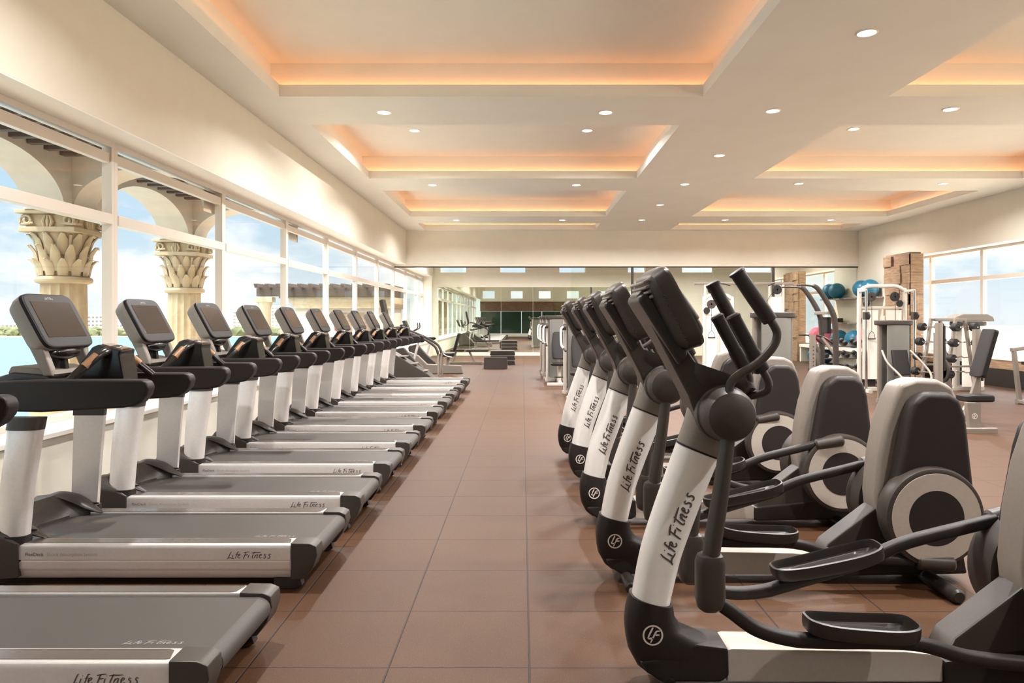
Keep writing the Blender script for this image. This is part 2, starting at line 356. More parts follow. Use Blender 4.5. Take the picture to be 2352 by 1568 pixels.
# right wall
RE = 21.4
bm = B(); box(bm, XR, XR+.5, YB, RE, 0, .40); box(bm, XR, XR+.5, YB, RE, ZH-.02, ZC); box(bm, XR, XR+.5, RE, D, 0, ZC); box(bm, XR, XR+.5, D, DB, 0, 4.2)
struct('wall_right', bm, 'wall')
bm = B(); box(bm, XR-.03, XR, YB, 20.0, .40, .60, .004); struct('trim_3', bm, 'wood')
bm = B(); box(bm, XR-.02, XR, YB, 20.0, .0, .395, .004); struct('trim_4', bm, 'gloss')
bm = B(); box(bm, XR-.05, XR+.45, YB, RE, .60, .64, .006); box(bm, XR, XR+.45, YB, RE, ZH-.04, ZH-.02); struct('trim_5', bm, 'white')
bm = B(); box(bm, XR, XR+.3, YB, RE, .40, .6); struct('trim_6', bm, 'wall')
# bulkhead over the opening, back wall with clerestory windows
bm = B(); box(bm, XL-.43, XR, D, D+.25, 3.19, ZC); struct('trim_7', bm, 'wall')
CW = [(-3.43, -2.3), (-.95, .15), (1.5, 2.62), (4.35, 5.1), (6.6, 7.9), (9.2, 10.35)]
bm = B(); xs = [XL]+[v for p in CW for v in p]+[XR]
box(bm, XL-.43, XR+.3, DB, DB+.2, 0, 3.42)
for i in range(0, len(xs)-1, 2): box(bm, xs[i], xs[i+1], DB, DB+.2, 3.42, 3.95)
box(bm, XL-.43, XR+.3, DB, DB+.2, 3.95, 4.2); struct('wall_back', bm, 'wall')
bm = B(); box(bm, XL, XR, DB-.03, DB-.002, 0, .13, .004); struct('baseboard_back', bm, 'base')
# wall behind the camera: clerestory, walnut band, tinted glazing
CW2 = [(-3.5+2.45*i, -2.4+2.45*i) for i in range(6)]
bm = B(); xs = [XL]+[v for p in CW2 for v in p]+[XR]
box(bm, XL, XR, YB-.2, YB, 0, .25); box(bm, XL, XR, YB-.2, YB, 2.2, 3.3); box(bm, XL, XR, YB-.2, YB, 4.0, ZC)
for i in range(0, len(xs)-1, 2): box(bm, xs[i], xs[i+1], YB-.2, YB, 3.3, 4.0)
struct('wall_front', bm, 'wall')
bm = B(); box(bm, XL+.01, XR-.01, YB, YB+.03, 2.2, 3.05); struct('trim_8', bm, 'dwood')
bm = B()
for i in range(8): box(bm, XL+.05+1.79*i, XL+1.8+1.79*i, YB-.1, YB-.08, .26, 2.19)
struct('trim_9', bm, 'tint')
# windows
WN = 0
def window(x, y0, y1, z0, z1, inner, transom=2.49, head=True, mw=.055):
    """frame in the plane x, spanning y0..y1"""
    global WN; WN += 1; bm = B(); xa, xb = (x-.05, x+.05)
    box(bm, xa, xb, y0, y0+mw, z0, z1, .004); box(bm, xa, xb, y1-mw, y1, z0, z1, .004)
    box(bm, xa-.01, xb+.01, y0+mw, y1-mw, z0, z0+.05, .004); box(bm, xa, xb, y0+mw, y1-mw, z1-.06, z1, .004)
    box(bm, xa-.005, xb+.012, y0+mw, y1-mw, transom-.05, transom+.05, .004)
    if head: box(bm, xa+.02, xb-.02, y0+mw, y1-mw, z1-.21, z1-.11, .004)
    o = struct('window_%d' % WN, bm, 'frame'); g = B(); box(g, x-.004, x+.004, y0+mw, y1-mw, z0+.05, z1-.06); obj('window_pane', g, 'glass', o)
XF = XL-.39
MY = [YB+.01, -.70, 1.94, 4.58, 7.22, 9.86, 12.5, 15.14, 17.78, 20.42, 22.95, 25.4, 28.0, DB-.46]
for a, b in zip(MY, MY[1:]): window(XF, a, b, ZS+.01, ZH-.01, 1)
MR = [YB+.01, -.1, 2.1, 4.3, 6.5, 8.7, 10.9, 13.1, 15.3, 17.5, 19.7, RE-.01]
for a, b in zip(MR, MR[1:]): window(XR+.40, a, b, .64, ZH-.04, 1, transom=2.5, head=False)
def cler(x0, x1, y, z0, z1):
    global WN; WN += 1; bm = B(); w = .035
    box(bm, x0, x0+w, y-.04, y+.04, z0, z1); box(bm, x1-w, x1, y-.04, y+.04, z0, z1); box(bm, x0+w, x1-w, y-.04, y+.04, z0, z0+w); box(bm, x0+w, x1-w, y-.04, y+.04, z1-w, z1)
    o = struct('window_%d' % WN, bm, 'white'); g = B(); box(g, x0+w, x1-w, y-.004, y+.004, z0+w, z1-w); obj('window_pane', g, 'glass', o)
for a, b in CW: cler(a, b, DB+.1, 3.42, 3.95)
for a, b in CW2: cler(a, b, YB-.1, 3.3, 4.0)
# glass partition under the bulkhead and mirrors
bm = B(); box(bm, XL-.40, XR, D+.02, D+.10, 3.15, 3.19); box(bm, 3.46, 3.54, D+.03, D+.09, 0, 3.15, .003); box(bm, 7.96, 8.02, D+.03, D+.09, 0, 3.15, .003)
part = struct('trim_10', bm, 'char')
for x0, x1 in ((XL+.02, -1.9), (1.55, 3.45), (3.56, 5.7), (5.72, 7.95)):
    g = B(); box(g, x0, x1, D+.055, D+.065, .01, 3.15); obj('glass_pane', g, 'pglass', part)
bm = B(); box(bm, 8.03, 10.62, D+.02, D+.03, .02, 3.14); o = obj('wall_mirror', bm, 'mirror'); tag(o, 'tall frameless mirror filling the right end of the far wall beside the shelf', 'mirror')
xm = -3.52
mw_ = [(-3.52+i*1.32, -3.52+(i+1)*1.32-.008) for i in range(7)]
for i, (a, b) in enumerate(mw_):
    bm = B(); box(bm, a, b, DB-.012, DB-.002, .14, 2.84); o = obj('wall_mirror', bm, 'mirror')
    tag(o, ['leftmost mirror sheet on the far wall beside the bright window reveal', 'second mirror sheet from the left on the far wall', 'third mirror sheet from the left on the far wall, left of the aisle end', 'fourth mirror sheet from the left on the far wall, at the aisle end', 'fifth mirror sheet from the left on the far wall, right of the aisle end', 'sixth mirror sheet from the left, behind the tall weight machines', 'rightmost mirror sheet on the far wall, behind the dark partition post'][i], 'mirror', 'mirror sheets on the far wall')
# downlights
ORD = ['nearest', 'second', 'third', 'fourth', 'fifth', 'sixth', 'seventh', 'eighth', 'ninth']
def downlight(x, y, z, label, r=.085, pw=1.):
    t = thing('ceiling_downlight', label, 'ceiling light', (x, y, z), 0, 'recessed round downlights')
    bm = B(); lathe(bm, [(r+.022, 0), (r+.022, -.006), (r+.004, -.010), (r, -.002), (r, 0)], n=28); obj('trim_ring', bm, 'white', t)
    bm = B(); cyl(bm, (0, 0, -.001), (0, 0, -.004), r-.002, n=24); obj('lens', bm, 'lamp', t)
    ld = bpy.data.lights.new('downlight', 'AREA'); ld.shape = 'DISK'; ld.size = r*1.6; ld.energy = LAMP*pw; ld.color = (1, .975, .95); ld.spread = 2.75
    lo = bpy.data.objects.new('lamp_beam', ld); C.objects.link(lo); lo.parent = t; lo.location = (0, 0, -.02)
zU = ZC+T+UP
for i, (y, z) in enumerate([(4.5, ZC), (9.9, ZC), (12.7, zU), (15.25, ZC), (20.65, ZC)]):
    for x, s in ((-1.88, 'left line over the treadmills'), (1.13, 'line left of the bare ceiling spine')):
        downlight(x, y, z, 'round white downlight, %s in the %s' % (ORD[i], s))
for i, y in enumerate([1.8, 4.45, 7.15, 9.83, 12.5, 15.16, 17.9, 20.6]):
    downlight(3.38, y, ZC, 'round white downlight, %s along the bare ceiling spine' % ORD[i])
for i, (y, z) in enumerate([(4.5, ZC), (9.75, ZC), (12.6, zU), (15.1, ZC), (20.6, ZC)]):
    downlight(5.73, y, z, 'round white downlight, %s in the line over the weight machines' % ORD[i])
    if z == ZC: downlight(8.72, y, z, 'round white downlight, %s in the line beside the right wall' % ORD[i])
for i, x in enumerate((-2.4, .6, 3.6, 7.0)): downlight(x, 26.6, 4.15, 'round white downlight in the ceiling beyond the glass, %s from the left' % ['first', 'second', 'third', 'fourth'][i], pw=2.2)

# ================================================================== OUTSIDE, WINDOW SIDE
bm = B(); box(bm, -1500, -14, -600, 560, -12.3, -12); o = obj('bay_water', bm, 'water'); tag(o, 'calm pale blue bay water beyond the windows', 'water'); o['kind'] = 'stuff'
bm = B(); box(bm, -1500, 300, 560.5, 900, -12.6, -11.4); o = obj('far_shore', bm, 'land'); tag(o, 'low sandy far shore across the bay', 'shore'); o['kind'] = 'structure'
bm = B()
for i in range(420):
    x = random.uniform(-640, -120); s = random.uniform(2.2, 5.6); y = random.uniform(569, 588)
    t = bmesh.new(); bmesh.ops.create_icosphere(t, subdivisions=2, radius=1)
    for v in t.verts: v.co *= random.uniform(.8, 1.2)
    bmesh.ops.scale(t, vec=(s*1.25, s, s*.9), verts=t.verts); bmesh.ops.translate(t, vec=(x, y, -11.5+s*.5), verts=t.verts); merge(bm, t)
o = obj('shoreline_trees', bm, 'leaf'); tag(o, 'dense olive green trees lining the far shore', 'trees'); o['kind'] = 'stuff'
def far_building(x, y, w, h, d, floors, label, roof=True):
    t = thing('shore_building', label, 'building', (x, y, -11.4), 0, 'buildings on the far shore')
    bm = B(); box(bm, -w/2, w/2, 0, d, 0, h)
    if roof: box(bm, -w/2+1, w/2-1, .6, d-.6, h, h+1.1)
    obj('building_block', bm, 'bld', t); n = max(3, int(w/3))
    for f in range(floors):
        z = h*(f+.3)/floors
        for i in range(n):
            bm = B(); a = -w/2+(i+.2)*w/n; box(bm, a, a+w/n*.6, -.15, .3, z, z+h/floors*.45); obj('window', bm, 'bldd', t)
def px_at(px, y): return (px-1200)*y/F
far_building(px_at(218, 590), 590, 12.5, 16, 10, 5, 'white five-storey block with dark windows on far shore beside the first mullion')
far_building(px_at(25, 592), 592, 16, 9, 10, 3, 'low pale building on far shore at the left edge of the view')
far_building(px_at(88, 596), 596, 12, 12, 10, 4, 'pale building on far shore left of the first stone column')
far_building(px_at(278, 594), 594, 15, 9, 9, 3, 'low pale building on far shore right of the first window mullion')
far_building(px_at(330, 640), 640, 16, 17, 12, 6, 'hazy tower block on far shore between the two stone columns')
far_building(px_at(548, 640), 640, 11, 20, 12, 7, 'hazy tower on far shore left of the timber pergola')
far_building(px_at(640, 640), 640, 14, 24, 12, 8, 'tallest hazy tower on far shore, seen under the timber pergola')
far_building(px_at(490, 594), 594, 14, 9, 9, 3, 'low pale building on far shore right of the second stone column')
# loggia: fluted columns with leafy capitals, arcade, rafters
def acanthus(bm, z0, h, r0, r1, n, off):
    for i in range(n):
        a = 2*PI*(i+off)/n; u = V(math.cos(a), math.sin(a), 0); t = V(-math.sin(a), math.cos(a), 0); rg = []
        for s, ww, o in ((0, .8, .0), (.35, 1.0, .012), (.7, .85, .028), (.9, .5, .062), (1., .3, .085), (.95, .16, .105)):
            rr = r0+(r1-r0)*s; c = u*(rr+o)+V(0, 0, z0+h*s); w = PI*rr/n*ww*.9
            rg.append(ring(c, t, u, w, .022, 10, 2.))
        loft(bm, rg)
def column(y, label, x=-6.17):
    t = thing('stone_column', label, 'column', (x, y, -4), 0, 'stone loggia columns')
    bm = B(); nfl = 16; ringsl = []
    for z, k in ((4.5, 1.0), (5.2, .975), (5.98, .93)):
        rg = []
        for i in range(nfl*6):
            a = 2*PI*i/(nfl*6); ph = (i % 6)/6; rr = .295*k-(.028*math.sin(PI*ph) if ph > 0 else 0)
            rg.append(V(rr*math.cos(a), rr*math.sin(a), z))
        ringsl.append(rg)
    loft(bm, ringsl); obj('shaft', bm, 'stone', t)
    bm = B(); lathe(bm, [(.42, 4.1), (.42, 4.2), (.38, 4.25), (.40, 4.33), (.34, 4.42), (.33, 4.52)], n=40); box(bm, -.46, .46, -.46, .46, 3.95, 4.1, .01); obj('base', bm, 'stone', t)
    bm = B(); lathe(bm, [(.29, 5.98), (.335, 6.0), (.345, 6.03), (.335, 6.06), (.30, 6.075)], n=40); lathe(bm, [(.27, 6.07), (.275, 6.3), (.30, 6.5), (.34, 6.62), (.34, 6.66)], n=40)
    obj('neck_ring', bm, 'stone', t)
    bm = B(); acanthus(bm, 6.08, .22, .285, .295, 12, 0); acanthus(bm, 6.14, .34, .282, .31, 12, .5); acanthus(bm, 6.36, .27, .275, .315, 12, 0)
    for i in range(8):
        a = 2*PI*i/8; tube(bm, [(.29*math.cos(a), .29*math.sin(a), 6.4), (.33*math.cos(a), .33*math.sin(a), 6.55), (.36*math.cos(a), .36*math.sin(a), 6.62)], .02, 8, 3)
    obj('acanthus_leaves', bm, 'stone', t)
    bm = B(); box(bm, -.37, .37, -.37, .37, 6.64, 6.71, .015)
    for sx in (-1, 1):
        for sy in (-1, 1):
            cx, cy = sx*.33, sy*.33; d = V(sx, sy, 0).normalized()
            for ax in (0, 1):
                sp = []
                for j in range(15):
                    an = -.6+j*.55; rr = .085*(1-j/17)
                    h, vv = rr*math.cos(an), rr*math.sin(an)
                    sp.append(V(cx-sx*.06+sx*h, sy*.345, 6.79+vv) if ax == 0 else V(sx*.345, cy-sy*.06+sy*h, 6.79+vv))
                tube(bm, [sp[0]+(V(-sx*.16, 0, .02) if ax == 0 else V(0, -sy*.16, .02))]+sp, .017, 6, 2)
    for q4 in range(4):
        u4 = V(math.cos(q4*PI/2), math.sin(q4*PI/2), 0); t4 = V(-u4.y, u4.x, 0)
        for w4 in (-.06, 0, .06): loft(bm, [ring(u4*.33+t4*w4*k4+V(0, 0, zz), t4, u4, .028*k4, .03, 8) for zz, k4 in ((6.70, .6), (6.78, 1.), (6.86, .5))])
    box(bm, -.31, .31, -.31, .31, 6.70, 6.88, .02); box(bm, -.40, .40, -.40, .40, 6.88, 6.93, .012)
    obj('capital', bm, 'stone', t)
for y, s in ((2.8, 'fluted stone column of the loggia beside the camera, outside the nearest windows'), (6.3, 'fluted stone column of the loggia just left of the photo'), (9.8, 'fluted stone column with leafy capital left of the first window mullion'), (13.3, 'fluted stone column with leafy capital, second and farther, left of the second mullion')): column(y, s)
bm = B(); XO, XI = -6.43, -5.9; ZA = 2.93; a_, r_ = 1.32, .64; TOP = 3.95
def arch_wall(bm, pier0, pier1, x0, x1, along='y'):
    pts = [(pier0, ZA), (pier0+.0, ZA)]; c = (pier0+pier1)/2; aa = (pier1-pier0)/2-.42
    P = [(pier0, ZA), (c-aa, ZA)]
    for i in range(1, 24):
        th = PI-PI*i/24; P.append((c+aa*math.cos(th), ZA+r_*math.sin(th)))
    P += [(c+aa, ZA), (pier1, ZA), (pier1, TOP), (pier0, TOP)]
    # split in quads so the concave outline stays clean
    t = bmesh.new(); lo = P[:-2]
    def mk(q, d): return (d, q[0], q[1]) if along == 'y' else (q[0], d, q[1])
    A = [[t.verts.new(mk(q, d)) for q in lo] for d in (x0, x1)]; U = [[t.verts.new(mk((q[0], TOP), d)) for q in lo] for d in (x0, x1)]
    for i in range(len(lo)-1):
        t.faces.new((A[0][i], A[0][i+1], U[0][i+1], U[0][i])); t.faces.new((A[1][i], U[1][i], U[1][i+1], A[1][i+1])); t.faces.new((A[0][i], A[1][i], A[1][i+1], A[0][i+1])); t.faces.new((U[0][i], U[0][i+1], U[1][i+1], U[1][i]))
    merge(bm, t)
for y in (-.7, 2.8, 6.3, 9.8): arch_wall(bm, y, y+3.5, XO, XI)
for y in (9.8, 13.3):
    P0, P1 = -6.35, -4.18; t = bmesh.new(); lo = [(P0, ZA)]+[(-5.04+.855*math.cos(PI-PI*i/20), ZA+.55*math.sin(PI*i/20)) for i in range(21)]+[(P1, ZA)]
    A = [[t.verts.new((q[0], d, q[1])) for q in lo] for d in (y-.25, y+.25)]; U = [[t.verts.new((q[0], d, TOP-.05)) for q in lo] for d in (y-.25, y+.25)]
    for i in range(len(lo)-1):
        t.faces.new((A[0][i], A[0][i+1], U[0][i+1], U[0][i])); t.faces.new((A[1][i], U[1][i], U[1][i+1], A[1][i+1])); t.faces.new((A[0][i], A[1][i], A[1][i+1], A[0][i+1]))
    merge(bm, t)
o = obj('loggia_arcade', bm, 'stucco'); tag(o, 'cream stucco arcade of low arches resting on the stone columns outside', 'arcade')
bm = B(); box(bm, -6.5, -4.16, -.7, 13.6, 4.0, 4.12); o = obj('loggia_roof', bm, 'stucco'); tag(o, 'pale loggia roof slab above the timber rafters outside', 'roof')
nr = 0
ONES = 'first second third fourth fifth sixth seventh eighth ninth'.split()
WORDN = ONES+'tenth eleventh twelfth thirteenth fourteenth fifteenth sixteenth seventeenth eighteenth nineteenth twentieth'.split()+['twenty-'+w for w in ONES]+['thirtieth']+['thirty-'+w for w in ONES]+['fortieth']+['forty-'+w for w in ONES]
for i in range(43):
    y = -.3+.31*i+.02
    if min(abs(y-q) for q in (9.8, 13.3)) < .32: continue
    bm = B(); box(bm, -5.9, -4.17, y-.05, y+.05, 3.60, 3.74, .006); o = obj('roof_rafter', bm, 'beam', None); nr += 1
    tag(o, 'dark timber rafter under the loggia roof, %s from the near end' % WORDN[nr-1], 'rafter', 'loggia rafters')
bm = B(); box(bm, -7.0, -4.2, -3, 14, -.4, -.05); o = obj('loggia_floor', bm, 'sand'); o['kind'] = 'structure'
# pergola terrace beyond the loggia
t = thing('timber_pergola', 'dark timber pergola roof with jutting rafters over the cream pavilion', 'pergola', (0, 26, 0))
bm = B(); box(bm, -9.5, -4.6, 0, .25, 2.33, 2.62, .01); box(bm, -9.5, -4.6, 2.4, 2.65, 2.33, 2.62, .01); obj('beam', bm, 'beam', t)
for i in range(13):
    x = -9.35+.38*i; bm = B(); prism(bm, [(-.5, 2.72), (-.42, 2.62), (3.2, 2.62), (3.2, 2.76), (-.5, 2.76)], x-.06, x+.06, .004, axis='x'); obj('rafter', bm, 'beam', t)
t = thing('pavilion', 'cream stone pavilion with moulded cornice under the dark pergola', 'building', (0, 26.3, 0))
bm = B(); box(bm, -8.2, -4.7, 0, 2.0, -4, 1.9); obj('wall', bm, 'stucco', t)
bm = B(); prism(bm, [(-8.2, 1.9), (-8.25, 1.95), (-8.25, 2.05), (-8.38, 2.12), (-8.4, 2.30), (-4.65, 2.30), (-4.65, 1.9)], -.15, 2.1, .01); obj('cornice', bm, 'stone', t)
bm = B(); box(bm, -6.7, -5.5, -.03, .0, -.5, 1.75); obj('panel', bm, 'wood', t)
t = thing('pergola_column', 'pale stone column under the left corner of the timber pergola', 'column', (-9.25, 26.2, 0))
bm = B(); lathe(bm, [(.18, -4), (.2, 1.9), (.26, 2.12)], n=24); obj('shaft', bm, 'stone', t); bm = B(); box(bm, -.31, .31, -.2, .2, 2.12, 2.3, .02); obj('capital', bm, 'stone', t)
t = thing('patio_parasol', 'folded red parasol standing outside the windows before the pavilion', 'parasol', (-5.9, 23.4, -4.2))
bm = B(); lathe(bm, [(.03, 5.3), (.13, 5.35), (.17, 5.75), (.10, 5.95), (.02, 6.0)], n=16); obj('canopy', bm, 'red', t); bm = B(); cyl(bm, (0, 0, 0), (0, 0, 5.35), .025, n=10); obj('pole', bm, 'frm', t)
bm = B(); box(bm, -9.9, -4.3, 14.2, 31.5, -4.6, -4.2); o = obj('terrace_floor', bm, 'sand'); o['kind'] = 'structure'
# outside, right side
bm = B(); box(bm, XR+.6, 160, -60, 260, -1.0, -.6); o = obj('outside_paving', bm, 'sand'); o['kind'] = 'structure'
bm = B(); box(bm, 60, 62, -60, 200, -.6, .3); box(bm, 59.8, 62.2, -60, 200, .3, .45); o = obj('parapet_wall', bm, 'bld'); tag(o, 'long low pale parapet across the sunny terrace on the right', 'wall')

# ================================================================== TREADMILLS (rear end at local x=0, front towards -x)
def make_treadmill():
    t = thing('treadmill', '', 'treadmill', (0, 0, 0), 0, 'treadmills along the windows')
    # belt with rear roller
    bm = B(); P = [(-1.95, .175), (-1.95, .25), (-.06, .25)]
    for i in range(9):
        a = PI/2-PI*i/8; P.append((-.06+.052*math.cos(a), .198+.052*math.sin(a)))
    P += [(-.06, .146), (-1.9, .146)]
    prism(bm, P, -.262, .262, .002); obj('running_belt', bm, 'belt', t)
    bm = B(); strokes(bm, WORD, .045, lambda x, y: V(-.42+x*.037, -.215+y*.028, .2512)); obj('belt_wordmark', bm, 'inkp', t)
    # side rails
    for s in (-1, 1):
        bm = B(); prof = [(.275, .252), (.278, .262), (.372, .262), (.384, .254), (.390, .235), (.390, .175), (.3855, .172), (.3855, .166), (.389, .163), (.386, .13), (.378, .115), (.374, .108), (.374, .10), (.366, .075), (.35, .062), (.29, .062)]
        prism(bm, [(s*p[0], p[1]) for p in prof], -1.72, -.155, 0, axis='x'); r = obj('side_rail', bm, 'alu', t)
        bm = B(); prism(bm, [(-1.70, s*.286), (-.20, s*.286), (-.178, s*.296), (-.162, s*.362), (-.175, s*.368), (-1.70, s*.368)] if s > 0 else [(-1.70, s*.286), (-.20, s*.286), (-.178, s*.296), (-.162, s*.362), (-.175, s*.368), (-1.70, s*.368)], .261, .2645, .001, axis='z'); obj('rail_inlay', bm, 'deck', r)
        bm = B()
        P = [(-.155, .268), (-.05, .266), (-.012, .25), (-.006, .20), (-.03, .13), (-.075, .07), (-.155, .062)]
        prism(bm, P, s*.268 if s > 0 else -.395, .395 if s > 0 else -.268, .007); obj('end_cap', bm, 'char', t)
        bm = B(); prism(bm, [(-.26, .09), (-.12, .09), (-.10, .02), (-.14, .0), (-.22, .0), (-.26, .03)], s*.33-.028, s*.33+.028, .005); obj('foot', bm, 'blk', t)
    bm = B(); box(bm, -1.9, -.1, -.27, .27, .07, .143, .01); obj('deck_frame', bm, 'blk', t)
    # front motor cover with fenders
    bm = B(); rings = []
    for y in (-.40, -.385, -.34, -.27, -.20, 0, .20, .27, .34, .385, .40):
        e = abs(y)/.40; k = (1-e**8)**.25 if e < 1 else .0; bulge = .035*math.exp(-((abs(y)-.30)/.08)**2)
        zt = .275+(.085+bulge)*max(k, .25); back = -1.70-.10*(1-min(1, abs(y)/.27)**2)+(.04 if abs(y) > .26 else 0)
        rings.append([V(back, y, .08), V(back, y, .262), V(back-.07, y, .262+(zt-.262)*.6), V(back-.17, y, zt), V(-2.0, y, zt-.02), V(-2.06, y, zt-.09), V(-2.08, y, .16), V(-2.06, y, .05)])
    loft(bm, rings); obj('motor_cover', bm, 'char', t)
    for s in (-1, 1):
        bm = B(); tube(bm, [(-1.98, s*.30, .335), (-1.88, s*.29, .372), (-1.76, s*.28, .35), (-1.66, s*.275, .30), (-1.58, s*.272, .262)], [.02, .05, .06, .045, .012], 14, 5, flat=.4, up=(0, 1, 0)); obj('fender', bm, 'char', t)
    # uprights: rounded outside, flat inside
    def dsec(c, w, s, dep):
        out = []
        for i in range(15):
            a = -PI/2+PI*i/14; out.append(V(c.x+w*math.sin(a), c.y+s*dep*math.cos(a)**.6, c.z) if True else 0)
        out.append(V(c.x+w, c.y-s*.012, c.z)); out.append(V(c.x-w, c.y-s*.012, c.z)); return out
    for s in (-1, 1):
        bm = B(); loft(bm, [dsec(V(-1.725, s*.33, .30), .084, s, .055), dsec(V(-1.71, s*.325, .55), .088, s, .055), dsec(V(-1.675, s*.30, .90), .096, s, .058)])
        u = obj('upright', bm, 'alu', t)
        bm = B(); box(bm, -1.80, -1.62, s*.30-.004, s*.30+.004, .31, .32, 0); rings = []
        for z, x, w, y in ((.16, -1.72, .10, .335), (.30, -1.725, .092, .333)): rings.append(dsec(V(x, s*y, z), w, s, .062))
        loft(bm, rings); obj('upright_shoe', bm, 'soft', t)
        bm = B(); loft(bm, [dsec(V(-1.68, s*.301, .885), .10, s, .062), dsec(V(-1.672, s*.295, .955), .102, s, .06)]); obj('upright_collar', bm, 'char', t)
        bm = B(); emblem(bm, .028, lambda x, y: V(-1.70+(x if s < 0 else -x)+.1*(y), s*(.385+.0), .80+y) if False else V(-1.688+(x if s < 0 else -x), s*.3605, .80+y))
        obj('upright_badge', bm, 'inkp', u)
    # handrails
    for s in (-1, 1):
        bm = B(); zt = 1.165; pts = [(-1.85, 1.155), (-1.60, zt), (-1.03, zt), (-1.0, zt-.012), (-.985, zt-.045), (-.998, zt-.09), (-1.03, zt-.128), (-1.07, zt-.15), (-1.13, zt-.160), (-1.60, zt-.185), (-1.85, zt-.18)]
        a, b = (.22, .305); prism(bm, pts, min(s*a, s*b), max(s*a, s*b), .014, 3); obj('handrail', bm, 'soft', t)
    # console base, cup holders, tray
    bm = B(); prism(bm, [(-2.0, 1.02), (-1.55, .985), (-1.50, 1.10), (-1.62, 1.185), (-1.82, 1.20), (-1.99, 1.15)], -.22, .22, .02); obj('console_base', bm, 'blk', t)
    bm = B(); prism(bm, [(-1.86, 1.19), (-1.60, 1.165), (-1.57, 1.19), (-1.70, 1.225), (-1.84, 1.235)], -.20, .20, .01); obj('accessory_tray', bm, 'grey', t)
    # hand sensor bar with control pod
    bm = B(); tube(bm, [(-1.47, -.245, 1.15), (-1.42, -.20, 1.22), (-1.36, -.12, 1.305), (-1.33, -.04, 1.325), (-1.33, .04, 1.325), (-1.36, .12, 1.305), (-1.30, .20, 1.22), (-1.24, .245, 1.15)], .022, 12, 5, flat=1.25); hb = obj('hand_sensor_bar', bm, 'gloss', t)
    for s, x0, x1 in ((-1, -1.395, -1.375), (1, -1.335, -1.345)):
        bm = B(); cyl(bm, (-1.415 if s < 0 else -1.305, s*.195, 1.228), (-1.375 if s < 0 else -1.35, s*.135, 1.292), .0265, n=16); obj('hand_sensor', bm, 'orange', hb)
    bm = B(); prism(bm, [(-1.60, 1.12), (-1.24, 1.12), (-1.27, 1.30), (-1.26, 1.325), (-1.40, 1.358), (-1.44, 1.34)], -.085, .085, .016); pod = obj('control_pod', bm, 'gloss', t)
    bm = B(); prism(bm, [(-1.275, 1.3285), (-1.39, 1.3565), (-1.392, 1.360), (-1.276, 1.332)], -.06, .06, .0); obj('key_panel', bm, 'grey', pod)
    bm = B(); prism(bm, [(-1.272, 1.33), (-1.295, 1.3355), (-1.296, 1.3385), (-1.273, 1.333)], -.035, .045, 0); obj('stop_key', bm, 'orange', pod)
    # screen: leaning slab with rounded corners
    ux = V(-.16, 0, .30).normalized(); nrm = V(.30, 0, .16).normalized(); cc = V(-1.70, 0, 1.492)
    def scr(o, hw, hh, p=7.): return ring(cc+nrm*o, V(0, 1, 0), ux, hw, hh, 40, p)
    bm = B(); loft(bm, [scr(-.105, .19, .135), scr(-.095, .212, .155), scr(-.05, .233, .176), scr(-.012, .238, .182), scr(.0, .238, .182)]); hs = obj('screen_housing', bm, 'grey', t)
    bm = B(); loft(bm, [scr(-.002, .239, .183), scr(.016, .236, .18), scr(.022, .226, .17)]); obj('screen_bezel', bm, 'bezel', hs)
    bm = B(); q = cc+nrm*.0225; t2 = bmesh.new()
    def rr(w, z0, z1, o): return [q+nrm*o+V(0, y, 0)+ux*z for y, z in ((-w, z0), (w, z0), (w, z1), (-w, z1))]
    loft(bm, [rr(.185, -.115, .125, 0), rr(.183, -.113, .123, .0015)]); obj('screen', bm, 'screen', hs)
    bm = B(); strokes(bm, WORD, .05, lambda x, y: q+nrm*.0008+V(0, (x-3.2)*.0125, 0)+ux*(.139+y*.016)); obj('screen_wordmark', bm, 'inkp', hs)
    bm = B(); ball(bm, tuple(cc-ux*.185-nrm*.045), .05, .15, .045, 20); tube(bm, [cc-ux*.15-nrm*.06, V(-1.70, 0, 1.27), V(-1.70, 0, 1.18)], [.07, .06, .07], 16, 4); obj('neck', bm, 'gloss', t)
    for s in (-1, 1):
        bm = B(); prism(bm, [(-1.826, 1.538), (-1.773, 1.566), (-1.652, 1.359), (-1.60, 1.23), (-1.585, 1.175), (-1.645, 1.175), (-1.69, 1.27)], min(s*.165, s*.215), max(s*.165, s*.215), .012, 3); obj('screen_bracket', bm, 'grey', t)
    # near-side lettering on both rails
    for s in (-1, 1):
        bm = B(); strokes(bm, WORD, .06, lambda x, y: V((-.505+x*.0385) if s < 0 else (-.25-x*.0385), s*.3915, .183+y*.038)); obj('rail_wordmark', bm, 'ink', t)
        for txt, x, m in (('FlexDeck', -1.625, 'ink'), ('Shock Absorption System', -1.505, 'inkp')):
            mt = Matrix.Translation((x if s < 0 else x+.0, s*.3915, .196)) @ Matrix.Rotation(PI/2, 4, 'X')
            if s > 0: mt = Matrix.Translation((-1.2-(x+1.625), s*.3915, .196)) @ Matrix.Rotation(PI, 4, 'Z') @ Matrix.Rotation(PI/2, 4, 'X')
            obj('rail_lettering', text_bm(txt, .027, mt), m, t)
    return t
TY = [2.65, 4.04, 5.14, 6.28, 7.37, 8.55, 9.80, 11.02, 12.18, 13.34, 14.84]
names = ['nearest to the camera, its front cut off by the left edge', 'second from the camera, its big screen at the left edge', 'third from the camera', 'fourth from the camera', 'fifth from the camera', 'sixth from the camera', 'seventh from the camera', 'eighth from the camera', 'fourth from the far end of the row', 'last but one at the far end', 'last one at the far end of the row']
names[8] = 'ninth from the camera'
tm = make_treadmill()
